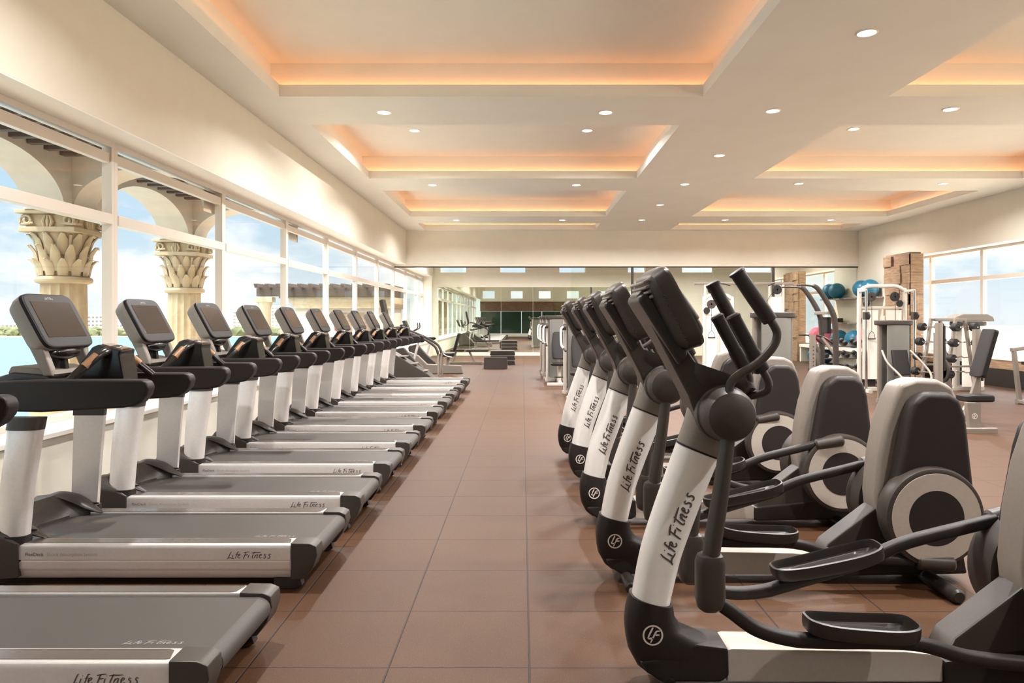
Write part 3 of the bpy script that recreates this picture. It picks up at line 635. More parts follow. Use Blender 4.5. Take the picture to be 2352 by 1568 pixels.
for i, y in enumerate(TY):
    lb = 'black and silver treadmill, '+names[i]
    if i == 0:
        tm.location = (-1.13, y+.385, 0); tm['label'] = lb
    else: dup(tm, (-1.13+(.02 if i > 8 else 0), y+.385, 0), label=lb)
for k in kids(tm):   # the nearest machine's rails reach less far back
    if k.name.startswith('handrail'): k.location.x = -.185

# ================================================================== CROSS TRAINERS (front at local x=0)
def make_cross(near_up=False):
    t = thing('elliptical_trainer', '', 'elliptical trainer', (0, 0, 0), 0, 'elliptical trainers right of the aisle')
    O = .40
    def q(x, z, y=0.): return V(x-O, y, z)
    # column
    cl = [q(.528, .33), q(.545, .42), (q(.575, .55)), q(.622, .69), q(.685, .86), q(.726, .965)]
    Q = smooth_path(cl, 6); Qn = len(Q)
    def frame(i):
        tt = (Q[min(i+1, Qn-1)]-Q[max(i-1, 0)]).normalized(); return tt, V(tt.z, 0, -tt.x)
    def csec(i, k=1.):
        tt, a = frame(i); f = i/(Qn-1); return ring(Q[i], a, V(0, 1, 0), (.078+.014*f)*k, .078*k, 32, 2.3)
    bm = B(); loft(bm, [csec(i) for i in range(Qn)]); col = obj('column', bm, 'sil', t)
    LEN = sum((Q[i+1]-Q[i]).length for i in range(Qn-1))
    def oncol(s, w, side=-1):
        """s: distance up the column, w: across it towards the user"""
        d = 0; i = 0
        while i < Qn-2 and d+(Q[i+1]-Q[i]).length < s: d += (Q[i+1]-Q[i]).length; i += 1
        L_ = (Q[i+1]-Q[i]).length; f = (s-d)/L_; c = Q[i].lerp(Q[i+1], f); tt, a = frame(i); g = (i+f)/(Qn-1); ru = .078+.014*g
        x = min(.999, abs(w)/ru); yy = .078*(1-x**2.3)**(1/2.3); return c+a*w+V(0, side*(yy+.0012), 0)
    for side in (-1, 1):
        bm = B(); strokes(bm, WORD, .075, lambda x, y: oncol((.20 if side < 0 else .50)+x*.0475*(-side), (.045-y*.055)*(1 if side < 0 else -1)*1.-.008, side), 5); obj('column_wordmark', bm, 'ink', col)
    bm = B(); bot, top = Q[-1], q(.80, 1.17); tt, a = frame(Qn-1)
    loft(bm, [ring(Q[-1]-tt*.002, a, V(0, 1, 0), .0945, .0805, 32, 2.3), ring(Q[-1]+tt*.006, a, V(0, 1, 0), .0945, .0805, 32, 2.3), ]); obj('column_seam', bm, 'soft', t)
    bm = B(); loft(bm, [ring(Q[-1]+tt*.006, a, V(0, 1, 0), .092, .078, 32, 2.3), ring(q(.765, 1.06), a, V(0, 1, 0), .098, .08, 32, 2.3), ring(q(.79, 1.15), a, V(0, 1, 0), .10, .082, 32, 2.3)]); obj('upper_column', bm, 'grey', t)
    # front boot
    bm = B(); rings = []
    def hs(x0, x1, z, dz, hw, p=3.): # horizontal-ish section tilted by dz over its length
        c = q((x0+x1)/2, z-dz/2); u = V(x1-x0, 0, -dz); L0 = u.length; return ring(c, u.normalized(), V(0, 1, 0), L0/2, hw, 28, p)
    loft(bm, [hs(.505, .70, .062, 0, .07), hs(.47, .80, .09, 0, .088), hs(.437, .86, .15, 0, .094), hs(.427, .745, .20, .0, .093), hs(.423, .66, .25, .015, .09), hs(.428, .627, .31, .03, .088), hs(.445, .618, .375, .042, .084)])
    boot = obj('front_boot', bm, 'soft', t)
    bm = B(); prism(bm, [tuple((q(x, z).x, z)) for x, z in ((.50, .085), (.47, .13), (.60, .15), (.70, .20), (.83, .185), (.835, .07), (.80, .045), (.56, .045))], -.092, .092, .014); obj('front_cover', bm, 'soft', t)
    for side in (-1, 1):
        bm = B(); emblem(bm, .038, lambda x, y: V(.524-O+(x if side < 0 else -x), side*.0945, .238+y)); obj('boot_badge', bm, 'inkw', boot)
    bm = B(); cyl(bm, (.50-O+.09, -.27, .035), (.50-O+.09, .27, .035), .03, n=16, bv=.008); obj('front_stabiliser', bm, 'blk', t)
    # base rails
    bm = B(); prism(bm, [(.0, .045), (.0, .175), (.02, .18), (.72, .168), (.845, .155), (.87, .14), (.87, .045)], -.085, .085, .006)
    for v in bm.verts: v.co.x += .825-O
    obj('base_rail', bm, 'pale', t)
    bm = B(); prism(bm, [(1.695-O, .035), (1.695-O, .135), (2.35-O, .20), (2.52-O, .16), (2.54-O, .05)], -.10, .10, .015); obj('rear_base', bm, 'soft', t)
    bm = B(); cyl(bm, (2.30-O, -.42, .04), (2.30-O, .42, .04), .04, n=18, bv=.012); obj('rear_stabiliser', bm, 'blk', t)
    # drive housing
    bm = B(); rings = []
    prism(bm, [(1.70-O, .12), (1.75-O, .215), (2.06-O, .45), (2.35-O, .45), (2.35-O, .12)], -.075, .075, .012, 2); obj('support_leg', bm, 'char', t); bm = B()
    P = [(2.03, .36), (2.015, .50), (2.035, .72), (2.07, .90), (2.12, 1.05), (2.16, 1.135), (2.25, 1.165), (2.38, 1.16), (2.46, 1.12), (2.50, 1.02), (2.535, .6), (2.54, .14)]
    prism(bm, [(x-O, z) for x, z in P], -.095, .095, .03, 4); obj('centre_shroud', bm, 'grey', t)
    for s in (-1, 1):
        bm = B(); P2 = [(2.06, .46), (2.15, .95), (2.18, 1.05), (2.25, 1.10), (2.38, 1.095), (2.44, 1.06), (2.475, .96), (2.53, .46)]
        a, b = .085, .205; prism(bm, [(x-O, z) for x, z in P2], min(s*a, s*b), max(s*a, s*b), .035, 4); obj('side_shroud', bm, 'soft', t)
        cx, cz = 2.267-O, .415
        bm = B(); lathe(bm, [(.18, -s*.09), (.255, -s*.09), (.275, -s*.03), (.277, s*.03), (.268, s*.055), (.25, s*.062), (.05, s*.062)], (cx, s*.20, cz), 'y', 56); dh = obj('disc_housing', bm, 'char', t)
        bm = B(); lathe(bm, [(.15, s*.060), (.245, s*.060), (.245, s*.066), (.15, s*.066)], (cx, s*.20, cz), 'y', 56); obj('silver_ring', bm, 'pale', dh)
        bm = B(); lathe(bm, [(.01, s*.067), (.152, s*.067), (.152, s*.062)], (cx, s*.20, cz), 'y', 48); obj('crank_disc', bm, 'soft', dh)
    # hub with domed ends
    bm = B(); lathe(bm, [(.02, -.268), (.06, -.262), (.09, -.245), (.103, -.21), (.106, -.15), (.112, -.145), (.112, -.09), (.10, -.06), (.10, .06), (.112, .09), (.112, .145), (.106, .15), (.103, .21), (.09, .245), (.06, .262), (.02, .268)], (.80-O, 0, 1.135), 'y', 40); obj('pivot_hub', bm, 'char', t)
    # moving arms, links and pedals: 'low' phase and 'high' phase
    def side(s, low, tilt):
        y = s*.215; yp = s*.21
        if low:
            arm = [(.79, 1.05), (.765, .85), (.735, .66), (.722, .56)]; blk = (.722, .495); lk = [(.72, .44), (.80, .385), (.90, .315), (1.03, .278), (1.16, .270), (1.50, .262), (1.72, .205), (2.0, .175), (2.16, .168)]; cr = ((2.17, .168), (2.37, .162)); pd = (1.085, 1.515, .298, .275)
        else:
            arm = [(.79, 1.05), (.775, .85), (.757, .66), (.748, .53)]; blk = (.748, .445); lk = [(.78, .36), (.85, .31), (.94, .292), (1.06, .30), (1.16, .325), (1.52, .435), (1.60, .475), (1.72, .522), (1.95, .58), (2.10, .618)]; cr = ((2.08, .612), (2.27, .655)); pd = (1.11, 1.60, .345, .455)
        bm = B(); tube(bm, [q(x, z, y) for x, z in arm], [.033, .037, .04, .036], 18, 5, flat=.85); ar = obj('pendulum_arm', bm, 'char', t)
        bm = B(); loft(bm, [ring(q(blk[0], blk[1]+dz, y), V(1, 0, 0), V(0, 1, 0), .056*k, .046*k, 24, 3.) for dz, k in ((.115, .55), (.105, .85), (.08, 1), (-.06, 1), (-.095, .85), (-.11, .5))]); obj('arm_joint', bm, 'char', ar)
        bm = B(); tube(bm, [q(x, z, y) for x, z in lk], .030, 14, 5, flat=.9, p=3.); ln = obj('pedal_link', bm, 'soft', t)
        bm = B(); cyl(bm, q(cr[0][0], cr[0][1], y+s*.02), q(cr[1][0], cr[1][1], y+s*.04), .041, n=22, bv=.012); obj('crank_joint', bm, 'char', ln)
        # pedal tray
        x0, x1, z0, z1 = pd; u = V(x1-x0, 0, z1-z0).normalized(); w = V(-u.z, 0, u.x); c = q((x0+x1)/2, (z0+z1)/2, yp); hl = (x1-x0)/2
        bm = B(); n = 40; v1 = V(0, 1, 0)
        def pr(k, h): # toe (towards -x) slightly narrower
            out = []
            for i in range(n):
                a = 2*PI*i/n; ca = math.copysign(abs(math.cos(a))**.55, math.cos(a)); sa = math.copysign(abs(math.sin(a))**.55, math.sin(a))
                out.append(c+u*(ca*(hl-k))+v1*(sa*(.088+.012*ca-k))+w*(h+.012*abs(ca)**3*(1 if k < .02 else 0)))
            return out
        loft(bm, [pr(.03, -.004), pr(.004, .004), pr(.0, .02), pr(.0, .055), pr(.008, .058), pr(.011, .05), pr(.014, .022), pr(.03, .014)]); obj('pedal', bm, 'blk', ln)
        return y
    side(-1, not near_up, 0); side(1, near_up, 0)
    # moving handles
    def handle(s, high):
        y = s*.215
        if not high: P = [(.797, 1.20), (.80, 1.255), (.832, 1.292), (.905, 1.338), (.962, 1.397), (.981, 1.446), (.968, 1.485), (.945, 1.515)]; G = [(.955, 1.500), (.822, 1.693)]
        else: P = [(.82, 1.17), (.865, 1.20), (.93, 1.225), (.985, 1.25), (1.02, 1.29), (1.012, 1.34), (.985, 1.40)]; G = [(.99, 1.385), (.842, 1.671)]
        bm = B(); tube(bm, [q(x, z, y) for x, z in P], .0165, 14, 6); h = obj('moving_handle', bm, 'char', t)
        a = q(*G[0], y); b = q(*G[1], y); d = (b-a).normalized(); u = V(0, 1, 0); v = d.cross(u); Lh = (b-a).length
        bm = B(); loft(bm, [ring(a+d*Lh*f, u, v, r, r*1.1, 20, 2.4) for f, r in ((0, .021), (.01, .0255), (.06, .0265), (.5, .027), (.93, .026), (.96, .030), (.99, .029), (1.0, .022))]); obj('grip', bm, 'blk', h)
    handle(-1, False); handle(1, True)
    # fixed handlebar with two grips
    bm = B(); tube(bm, [q(.87, 1.19, -.05), q(.93, 1.20, -.09), q(.975, 1.222, -.115), q(.978, 1.262, -.12), q(.945, 1.32, -.12)], .0155, 12, 5); tube(bm, [q(.87, 1.19, .05), q(.93, 1.20, .09), q(.975, 1.222, .115), q(.978, 1.262, .12), q(.945, 1.32, .12)], .0155, 12, 5); fb = obj('fixed_handlebar', bm, 'char', t)
    for s in (-1, 1):
        a, b = q(.955, 1.30, s*.12), q(.835, 1.525, s*.12); d = (b-a).normalized(); v = d.cross(V(0, 1, 0)); Lh = (b-a).length
        bm = B(); loft(bm, [ring(a+d*Lh*f, V(0, 1, 0), v, r, r*1.1, 20, 3.) for f, r in ((0, .022), (.02, .028), (.3, .027), (.35, .024), (.9, .024), (.97, .026), (1., .02))]); obj('grip', bm, 'soft', fb)
    # neck and tray
    bm = B(); loft(bm, [ring(q(.79, 1.16), V(.9, 0, -.3).normalized(), V(0, 1, 0), .10, .085, 28, 2.6), ring(q(.80, 1.21), V(1, 0, -.1).normalized(), V(0, 1, 0), .13, .10, 28, 3), ring(q(.81, 1.26), V(1, 0, -.25).normalized(), V(0, 1, 0), .145, .13, 28, 4), ring(q(.805, 1.295), V(1, 0, -.35).normalized(), V(0, 1, 0), .14, .13, 28, 4)]); obj('tray_body', bm, 'char', t)
    P = [(.455, 1.60), (.478, 1.628), (.50, 1.62), (.72, 1.30), (.83, 1.27), (.84, 1.17), (.70, 1.10), (.665, 1.20)]
    bm = B(); prism(bm, [(x-O, z) for x, z in P], -.105, .105, .018, 3); obj('console_spine', bm, 'char', t)
    bm = B(); P = [(.452, 1.585), (.474, 1.612), (.51, 1.60), (.655, 1.37), (.62, 1.32)]; prism(bm, [(x-O, z) for x, z in P], -.16, .16, .016, 3); obj('control_panel', bm, 'blk', t)
    # screen unit
    A_, B_ = V(.489-O, 0, 1.650), V(.632-O, 0, 1.376); Cc, D_ = V(.703-O, 0, 1.419), V(.545-O, 0, 1.730)
    mid = (A_+B_+Cc+D_)/4; u = (D_-Cc).normalized(); nx = V(u.z, 0, -u.x)
    def sc(o, hw, hh, p=6.): return ring(mid+nx*o, V(0, 1, 0), u, hw, hh, 40, p)
    bm = B(); loft(bm, [sc(-.055, .15, .105), sc(-.045, .195, .145), sc(-.02, .225, .168), sc(.03, .235, .178), sc(.045, .23, .173)]); hu = obj('screen_housing', bm, 'char', t)
    bm = B(); loft(bm, [sc(.044, .205, .15), sc(.048, .203, .148)]); obj('screen', bm, 'screen', hu)
    bm = B()
    for j in range(4):
        c0 = mid-nx*.048+u*(.085+.021*j); w_ = .17
        for yy in (-1,):
            tube(bm, [c0+V(0, -w_, 0)-nx*(-.012), c0+V(0, -w_+.03, 0)-nx*.012, c0+V(0, w_-.03, 0)-nx*.012, c0+V(0, w_, 0)+nx*.012], .0068, 8, 3)
    obj('vent_fins', bm, 'grey', hu)
    bm = B()
    for s in (-1, 1):
        for j in range(11):
            c0 = mid-nx*.02+u*(-.13+.02*j); y = s*.2262; ball(bm, (c0.x, y, c0.z), .0035, .0035, .0035, 8)
    obj('screw_dots', bm, 'gloss', hu)
    return t
EY = [3.02, 4.26, 5.41, 6.70, 7.89]; EXo = [.40, .405, .40, .40, .36]
el = ['nearest to the camera', 'second from the camera, ring disc fully in view', 'third from the camera', 'fourth from the camera', 'fifth and farthest from the camera']
e1 = make_cross(False); e3 = make_cross(True)
for i, y in enumerate(EY):
    lb = 'black elliptical trainer with silver column, '+el[i]
    src = e3 if i in (2, 3) else e1
    if i in (0, 2): src.location = (EXo[i], y, 0); src['label'] = lb
    else: dup(src, (EXo[i], y, 0), label=lb)

# ================================================================== WEIGHT MACHINES AND THE REST
def rod(bm, a, b, w=.03, p=6.): # square-ish bar
    a = Vector(a); b = Vector(b); t = (b-a).normalized(); ref = V(0, 0, 1) if abs(t.z) < .8 else V(0, 1, 0)
    u = (ref-t*ref.dot(t)).normalized(); v = t.cross(u); loft(bm, [ring(a, u, v, w, w, 20, p), ring(b, u, v, w, w, 20, p)])
def stack(t, x, y, w, d, h, post='frm', sh='shroud', panel=True):
    """weight tower: two posts, shroud panels, dark cap, plates and rods inside"""
    for s in (-1, 1):
        bm = B(); tube(bm, [(x+s*w/2, y, .0), (x+s*w/2, y, h*.5), (x+s*w/2, y, h-.06)], .035, 16, 2, p=4.); obj('post', bm, post, t)
    bm = B(); prism(bm, [(x+(w/2+.06)*math.cos(a)*abs(math.cos(a))**-.3, y+(d/2+.05)*math.sin(a)*abs(math.sin(a)+1e-6)**-.3) for a in [2*PI*i/28+.01 for i in range(28)]], h-.09, h, .02, 3, axis='z'); obj('cap', bm, 'char', t)
    bm = B(); prism(bm, [(x-w/2+.05, y-d/2), (x-w*.15, y-d/2-.05), (x+w*.15, y-d/2-.05), (x+w/2-.05, y-d/2), (x+w/2-.05, y-d/2+.012), (x+w*.15, y-d/2-.038), (x-w*.15, y-d/2-.038), (x-w/2+.05, y-d/2+.012)], .1, h-.09, 0, axis='z'); obj('front_shroud', bm, sh, t)
    bm = B(); box(bm, x-w/2+.05, x+w/2-.05, y+d/2-.012, y+d/2, .1, h-.09, .003); obj('rear_shroud', bm, sh, t)
    bm = B(); box(bm, x-.14, x+.14, y-.06, y+.06, .12, .62, .004); obj('weight_plates', bm, 'iron', t)
    for s in (-1, 1):
        bm = B(); cyl(bm, (x+s*.08, y, .62), (x+s*.08, y, h-.09), .01, n=10); obj('guide_rod', bm, 'chrome', t)
    bm = B(); rod(bm, (x-w/2-.05, y, .035), (x+w/2+.05, y, .035), .035); obj('foot_beam', bm, post, t)
def make_machine():
    t = thing('weight_machine', '', 'weight machine', (0, 0, 0), 0, 'seated weight machines right of the aisle')
    stack(t, 0, .45, .52, .34, 1.6, 'wfr')
    bm = B(); rod(bm, (0, .45, .05), (0, -.75, .05), .04); rod(bm, (-.3, -.75, .04), (.3, -.75, .04), .035); rod(bm, (0, -.35, .05), (0, -.35, .44), .035); obj('base_frame', bm, 'wfr', t)
    bm = B(); loft(bm, [ring((0, -.37, z), V(1, 0, 0), V(0, 1, 0), .21*k, .20*k, 28, 4) for z, k in ((.44, .92), (.455, 1), (.49, 1), (.51, .9))]); obj('seat', bm, 'pad', t)
    bm = B(); loft(bm, [ring(V(0, -.14+.22*f, .58+.62*f), V(1, 0, 0), V(0, .94, -.33), .16*k, .035, 28, 4) for f, k in ((0, .85), (.05, 1), (.6, 1.05), (.95, .9), (1, .7))]); obj('backrest', bm, 'pad', t)
    bm = B(); rod(bm, (0, .05, .08), (0, .10, 1.15), .03); obj('back_post', bm, 'wfr', t)
    for s in (-1, 1):
        bm = B(); tube(bm, [(s*.30, .30, 1.35), (s*.36, .05, 1.30), (s*.37, -.25, 1.02), (s*.33, -.40, .95)], .022, 12, 5); ar = obj('press_arm', bm, 'wfr', t)
        bm = B(); cyl(bm, (s*.335, -.385, .955), (s*.30, -.52, .90), .02, n=14, bv=.005); obj('grip', bm, 'blk', ar)
        bm = B(); cyl(bm, (s*.24, .3, 1.35), (s*.33, .3, 1.35), .06, n=20, bv=.01); obj('pivot', bm, 'char', ar)
    bm = B(); loft(bm, [ring((0, -.62, z), V(1, 0, 0), V(0, 1, 0), .13, .05, 16, 4) for z in (.18, .2)]); obj('foot_plate', bm, 'blk', t)
    return t
m1 = make_machine(); m1.location = (1.12, 14.3, 0); m1['label'] = 'grey seated weight machine with light frame, nearest beside the aisle behind the ellipticals'
for (x, y), lb in zip([(.86, 17.2), (.82, 18.9), (.80, 20.6), (2.9, 16.4), (2.9, 19.2)], ['second', 'third', 'fourth and farthest', '', '']):
    if lb: dup(m1, (x, y, 0), label='grey seated weight machine with light frame, %s along the aisle' % lb)
dup(m1, (2.75, 15.6, 0), label='grey seated weight machine, right-hand one behind the farthest elliptical consoles')
dup(m1, (2.85, 18.4, 0), label='grey seated weight machine hidden mostly behind the elliptical consoles, farthest right')
# tall grey tower behind the ellipticals
def tower_machine(x, y, h, w, label, lowseat):
    t = thing('weight_machine', label, 'weight machine', (x, y, 0), 0)
    stack(t, 0, 0, w, .36, h, 'frm')
    bm = B(); rod(bm, (0, -.15, .05), (0, -1.15, .05), .04); rod(bm, (-.35, -1.15, .04), (.35, -1.15, .04), .035); rod(bm, (-.1, -.9, .06), (.12, -.45, .40), .04); obj('base_frame', bm, 'frm', t)
    bm = B(); tube(bm, [(.30, -.85, .03), (.30, -.85, .7), (.30, -.85, 1.28)], .04, 16, 2, p=4.); col = obj('adjust_post', bm, 'frm', t)
    bm = B()
    for i in range(12): cyl(bm, (.30, -.895, .5+.055*i), (.30, -.886, .5+.055*i), .008, n=8)
    obj('adjust_pins', bm, 'blk', col)
    if lowseat:
        bm = B(); loft(bm, [ring((-.12, -.75, z), V(1, 0, 0), V(0, 1, 0), .19*k, .17*k, 24, 4) for z, k in ((.42, .92), (.435, 1), (.48, 1), (.5, .9))]); obj('seat', bm, 'pad', t)
        bm = B(); loft(bm, [ring(V(-.12+.0*f, -.55+.12*f, .54+.42*f), V(1, 0, 0), V(0, .95, -.3), .14, .035, 24, 4) for f in (0, .05, .95, 1)]); obj('backrest', bm, 'pad', t)
        bm = B(); lathe(bm, [(.19, -.02), (.21, -.012), (.21, .012), (.19, .02), (.15, .02), (.15, -.02)], (.55, -.6, .62), 'x', 36); obj('cam_wheel', bm, 'char', t)
        for s in (-1, 1):
            bm = B(); tube(bm, [(-.1+s*.25, -.3, .95), (-.1+s*.30, -.6, .75), (-.1+s*.26, -.95, .55), (-.1+s*.14, -1.05, .32)], .02, 12, 5); obj('lever_arm', bm, 'frm', t)
        bm = B(); cyl(bm, (-.35, -1.05, .32), (.15, -1.05, .32), .055, n=20, bv=.015); obj('roller_pad', bm, 'pad', t)
    return t
tower_machine(3.98, 11.6, 1.62, .56, 'grey weight tower with smoked shroud and dark cap behind the second elliptical', False)
tower_machine(6.72, 13.2, 1.49, .50, 'grey leg machine with smoked shroud, seat and lever arms before the mirror', True)
# cable machines
def cable_machine(x, y, w, h, label, dark=False, wings=True):
    t = thing('cable_machine', label, 'cable machine', (x, y, 0), 0)
    bm = B(); tube(bm, [(-w/2, 0, .0), (-w/2, 0, h-.25), (-w/2+.04, 0, h-.08), (-w/2+.2, 0, h), (0, 0, h), (w/2-.2, 0, h), (w/2-.04, 0, h-.08), (w/2, 0, h-.25), (w/2, 0, 0)], .04, 16, 5, p=3.); obj('frame', bm, 'wfr', t)
    bm = B(); rod(bm, (-w/2-.25, 0, .04), (w/2+.25, 0, .04), .04); rod(bm, (-w/2, -.5, .04), (-w/2, .5, .04), .04); rod(bm, (w/2, -.5, .04), (w/2, .5, .04), .04); obj('base_frame', bm, 'wfr', t); bm = B(); rod(bm, (-w/2, 0, h-.45), (w/2, 0, h-.45), .025); obj('cross_brace', bm, 'wfr', t)
    for s in (-1, 1):
        xx = s*w*.26
        bm = B(); box(bm, xx-w*.17, xx+w*.17, -.02, .02, .25, h-.5, .006); obj('shield_panel', bm, 'white', t)
        bm = B(); box(bm, xx-w*.14, xx+w*.14, .04, .16, .1, .7, .004); obj('weight_plates', bm, 'iron', t)
        bm = B(); lathe(bm, [(.09, -.016), (.10, -.012), (.085, 0), (.10, .012), (.09, .016), (.02, .016), (.02, -.016)], (xx, -.05, h-.22), 'y', 30); pl = obj('pulley', bm, 'char' if s < 0 else 'iron', t)
        bm = B(); lathe(bm, [(.065, -.016), (.075, 0), (.065, .016), (.01, .016), (.01, -.016)], (xx+.1*s, -.05, h-.36), 'y', 24); obj('pulley', bm, 'iron', t)
        bm = B(); cyl(bm, (xx, -.07, h-.3), (xx, -.07, 1.25), .005, n=8); cb = obj('cable', bm, 'iron', t)
        bm = B(); tube(bm, [(xx-.07, -.07, 1.10), (xx-.05, -.07, 1.2), (xx, -.07, 1.25), (xx+.05, -.07, 1.2), (xx+.07, -.07, 1.10)], .006, 8, 3); cyl(bm, (xx-.08, -.07, 1.10), (xx+.08, -.07, 1.10), .015, n=12); obj('pull_handle', bm, 'blk', cb)
        if wings:
            bm = B(); cyl(bm, (s*(w/2+.02), -.35, .03), (s*(w/2+.02), -.35, h-.1), .028, n=16); obj('slide_post', bm, 'chrome', t)
            bm = B(); rod(bm, (s*(w/2+.02), -.35, h-.1), (s*w/2, 0, h-.1), .025); obj('top_link', bm, 'wfr', t)
            bm = B(); box(bm, s*(w/2+.02)-.05, s*(w/2+.02)+.05, -.41, -.29, 1.5, 1.66, .015); ca = obj('carriage', bm, 'char', t)
            bm = B(); lathe(bm, [(.055, -.012), (.065, 0), (.055, .012), (.01, .012), (.01, -.012)], (s*(w/2+.02), -.46, 1.58), 'x', 22); obj('pulley', bm, 'iron', ca)
    return t
cable_machine(7.55, 15.3, .95, 2.20, 'white cable machine with pulleys beside the shelf corner, right of the mirror')
cable_machine(4.35, 16.2, .62, 2.06, 'narrow white cable tower just right of the nearest black console', wings=False)
t = thing('cable_crossover', 'wide white cable crossover station with high top bar behind the weight tower', 'cable crossover', (5.35, 17.6, 0))
for s in (-1, 1):
    for k in (-.16, .16):
        bm = B(); tube(bm, [(s*.78+k, 0, .03), (s*.78+k, 0, 1.2), (s*.78+k, 0, 2.34)], .035, 14, 2, p=4.); obj('post', bm, 'wfr', t)
    bm = B(); box(bm, s*.78-.13, s*.78+.13, -.012, .012, .3, 2.05, .004); obj('shield_panel', bm, 'white', t)
    bm = B(); lathe(bm, [(.10, -.02), (.115, 0), (.10, .02), (.02, .02), (.02, -.02)], (s*.78, -.07, 2.22), 'y', 30); obj('pulley', bm, 'iron', t)
    bm = B(); rod(bm, (s*.78, -.5, .035), (s*.78, .5, .035), .035); obj('foot_beam', bm, 'wfr', t)
    bm = B(); tube(bm, [(s*.70, -.10, 2.2), (s*.5, -.15, 1.9), (s*.45, -.15, 1.3)], .006, 8, 4); cb = obj('cable', bm, 'iron', t)
    bm = B(); cyl(bm, (s*.45-.07, -.15, 1.25), (s*.45+.07, -.15, 1.25), .016, n=12); obj('pull_handle', bm, 'blk', cb)
    bm = B(); tube(bm, [(s*.62, -.12, 2.36), (s*.62, -.35, 2.36), (s*.45, -.42, 2.30)], .015, 10, 4); obj('chin_grip', bm, 'blk', t)
bm = B(); rod(bm, (-1.2, 0, 2.37), (1.2, 0, 2.37), .035); obj('top_bar', bm, 'frm', t)
# assisted pull-up station
t = thing('pull_up_station', 'grey pull-up and dip station with curved dark uprights before the mirror', 'pull-up station', (5.45, 13.2, 0))
for y in (-.30, .30):
    bm = B(); tube(bm, [(.10, y, .03), (.10, y, .7), (.09, y, 1.35), (.05, y, 1.6), (-.08, y, 1.85), (-.22, y, 2.05), (-.30, y, 2.10)], [.045, .045, .045, .04, .035], 16, 5, p=3.5); obj('upright', bm, 'frm' if y > 5 else 'char', t)
    bm = B(); tube(bm, [(-.28, y, 2.09), (-.5, y*1.2, 2.11), (-.62, y*1.3, 2.10)], .016, 10, 3); obj('chin_bar', bm, 'blk', t)
    bm = B(); tube(bm, [(.1, y*.9, 1.05), (-.12, y*.8, 1.20), (-.35, y*.8, 1.22)], .018, 10, 3); obj('dip_handle', bm, 'blk', t)
    bm = B(); rod(bm, (.10, y, .85), (-.12, y*.8, 1.18), .02); obj('brace', bm, 'frm', t)
bm = B(); rod(bm, (-.02, -.30, 1.62), (-.02, .30, 1.62), .03); rod(bm, (.1, -.42, .035), (.1, .42, .035), .04); rod(bm, (.1, 0, .035), (-.55, 0, .035), .035); obj('cross_frame', bm, 'frm', t)
bm = B(); loft(bm, [ring((-.12, 0, z), V(1, 0, 0), V(0, 1, 0), .12, .17, 20, 4) for z in (.56, .62)]); obj('knee_pad', bm, 'pad', t)
bm = B(); box(bm, .02, .10, -.12, .12, 1.25, 1.55, .02); obj('back_pad', bm, 'pad', t)
# barbell rack with fixed barbells
rk = thing('barbell_rack', 'grey A-frame rack holding fixed barbells before the right-hand window', 'barbell rack', (8.17, 14.0, 0))
for y in (-.30, .30):
    for s in (-1, 1):
        bm = B(); rod(bm, (s*.10, y, 1.52), (s*.36, y, .03), .028); obj('leg', bm, 'frm', rk)
    bm = B(); rod(bm, (-.11, y, 1.50), (.11, y, 1.50), .025); obj('cross_bar', bm, 'frm', rk)
    bm = B(); rod(bm, (-.25, y, .62), (.25, y, .62), .018); obj('cross_bar', bm, 'frm', rk)
bm = B(); rod(bm, (0, -.30, 1.50), (0, .30, 1.50), .03); obj('spine', bm, 'frm', rk)
def barbell(ez):
    t = thing('barbell', '', 'barbell', (0, 0, 0), 0, 'fixed barbells on the rack')
    bm = B()
    if ez: tube(bm, [(0, -.5, 0), (0, -.28, 0), (.035, -.20, .012), (-.02, -.10, -.008), (.02, 0, .008), (-.02, .10, -.008), (.035, .20, .012), (0, .28, 0), (0, .5, 0)], .013, 10, 3)
    else: cyl(bm, (0, -.53, 0), (0, .53, 0), .014, n=12)
    obj('bar', bm, 'chrome', t)
    for s in (-1, 1):
        bm = B(); lathe(bm, [(.02, s*.36), (.07, s*.36), (.078, s*.37), (.078, s*.47), (.07, s*.48), (.02, s*.48)], (0, 0, 0), 'y', 26); obj('end_weight', bm, 'iron', t)
    return t
bs, be = barbell(False), barbell(True); first = [True, True]
for i, z in enumerate((1.36, 1.07, .78, .49)):
    for s in (-1, 1):
        src = bs if s < 0 else be; k = 0 if s < 0 else 1; x = 8.17+s*(.10+(1.52-z)*.172+.075)
        lb = '%s black-ended barbell on the %s side of the rack, %s from the top' % ('straight' if s < 0 else 'wavy', 'left' if s < 0 else 'right', ['first', 'second', 'third', 'fourth'][i])
        if first[k]: src.location = (x, 14.0, z); src['label'] = lb; first[k] = False; r = src
        else: r = dup(src, (x, 14.0, z), label=lb)
        for y in (-.30, .30):
            bm = B(); tube(bm, [(s*(.10+(1.52-z)*.172), y, z-.03), (s*(.10+(1.52-z)*.172+.07), y, z-.04), (s*(.10+(1.52-z)*.172+.115), y, z+.01)], .011, 8, 3); obj('hook', bm, 'frm', rk)
RA = .22
for o in [rk]+[o for o in bpy.data.objects if o.parent is None and o.name.startswith('barbell') and o.name != rk.name]:
    d = o.location-V(8.17, 14.0, 0); o.location = V(8.17, 14.0, 0)+Matrix.Rotation(RA, 3, 'Z') @ d; o.rotation_euler.z += RA
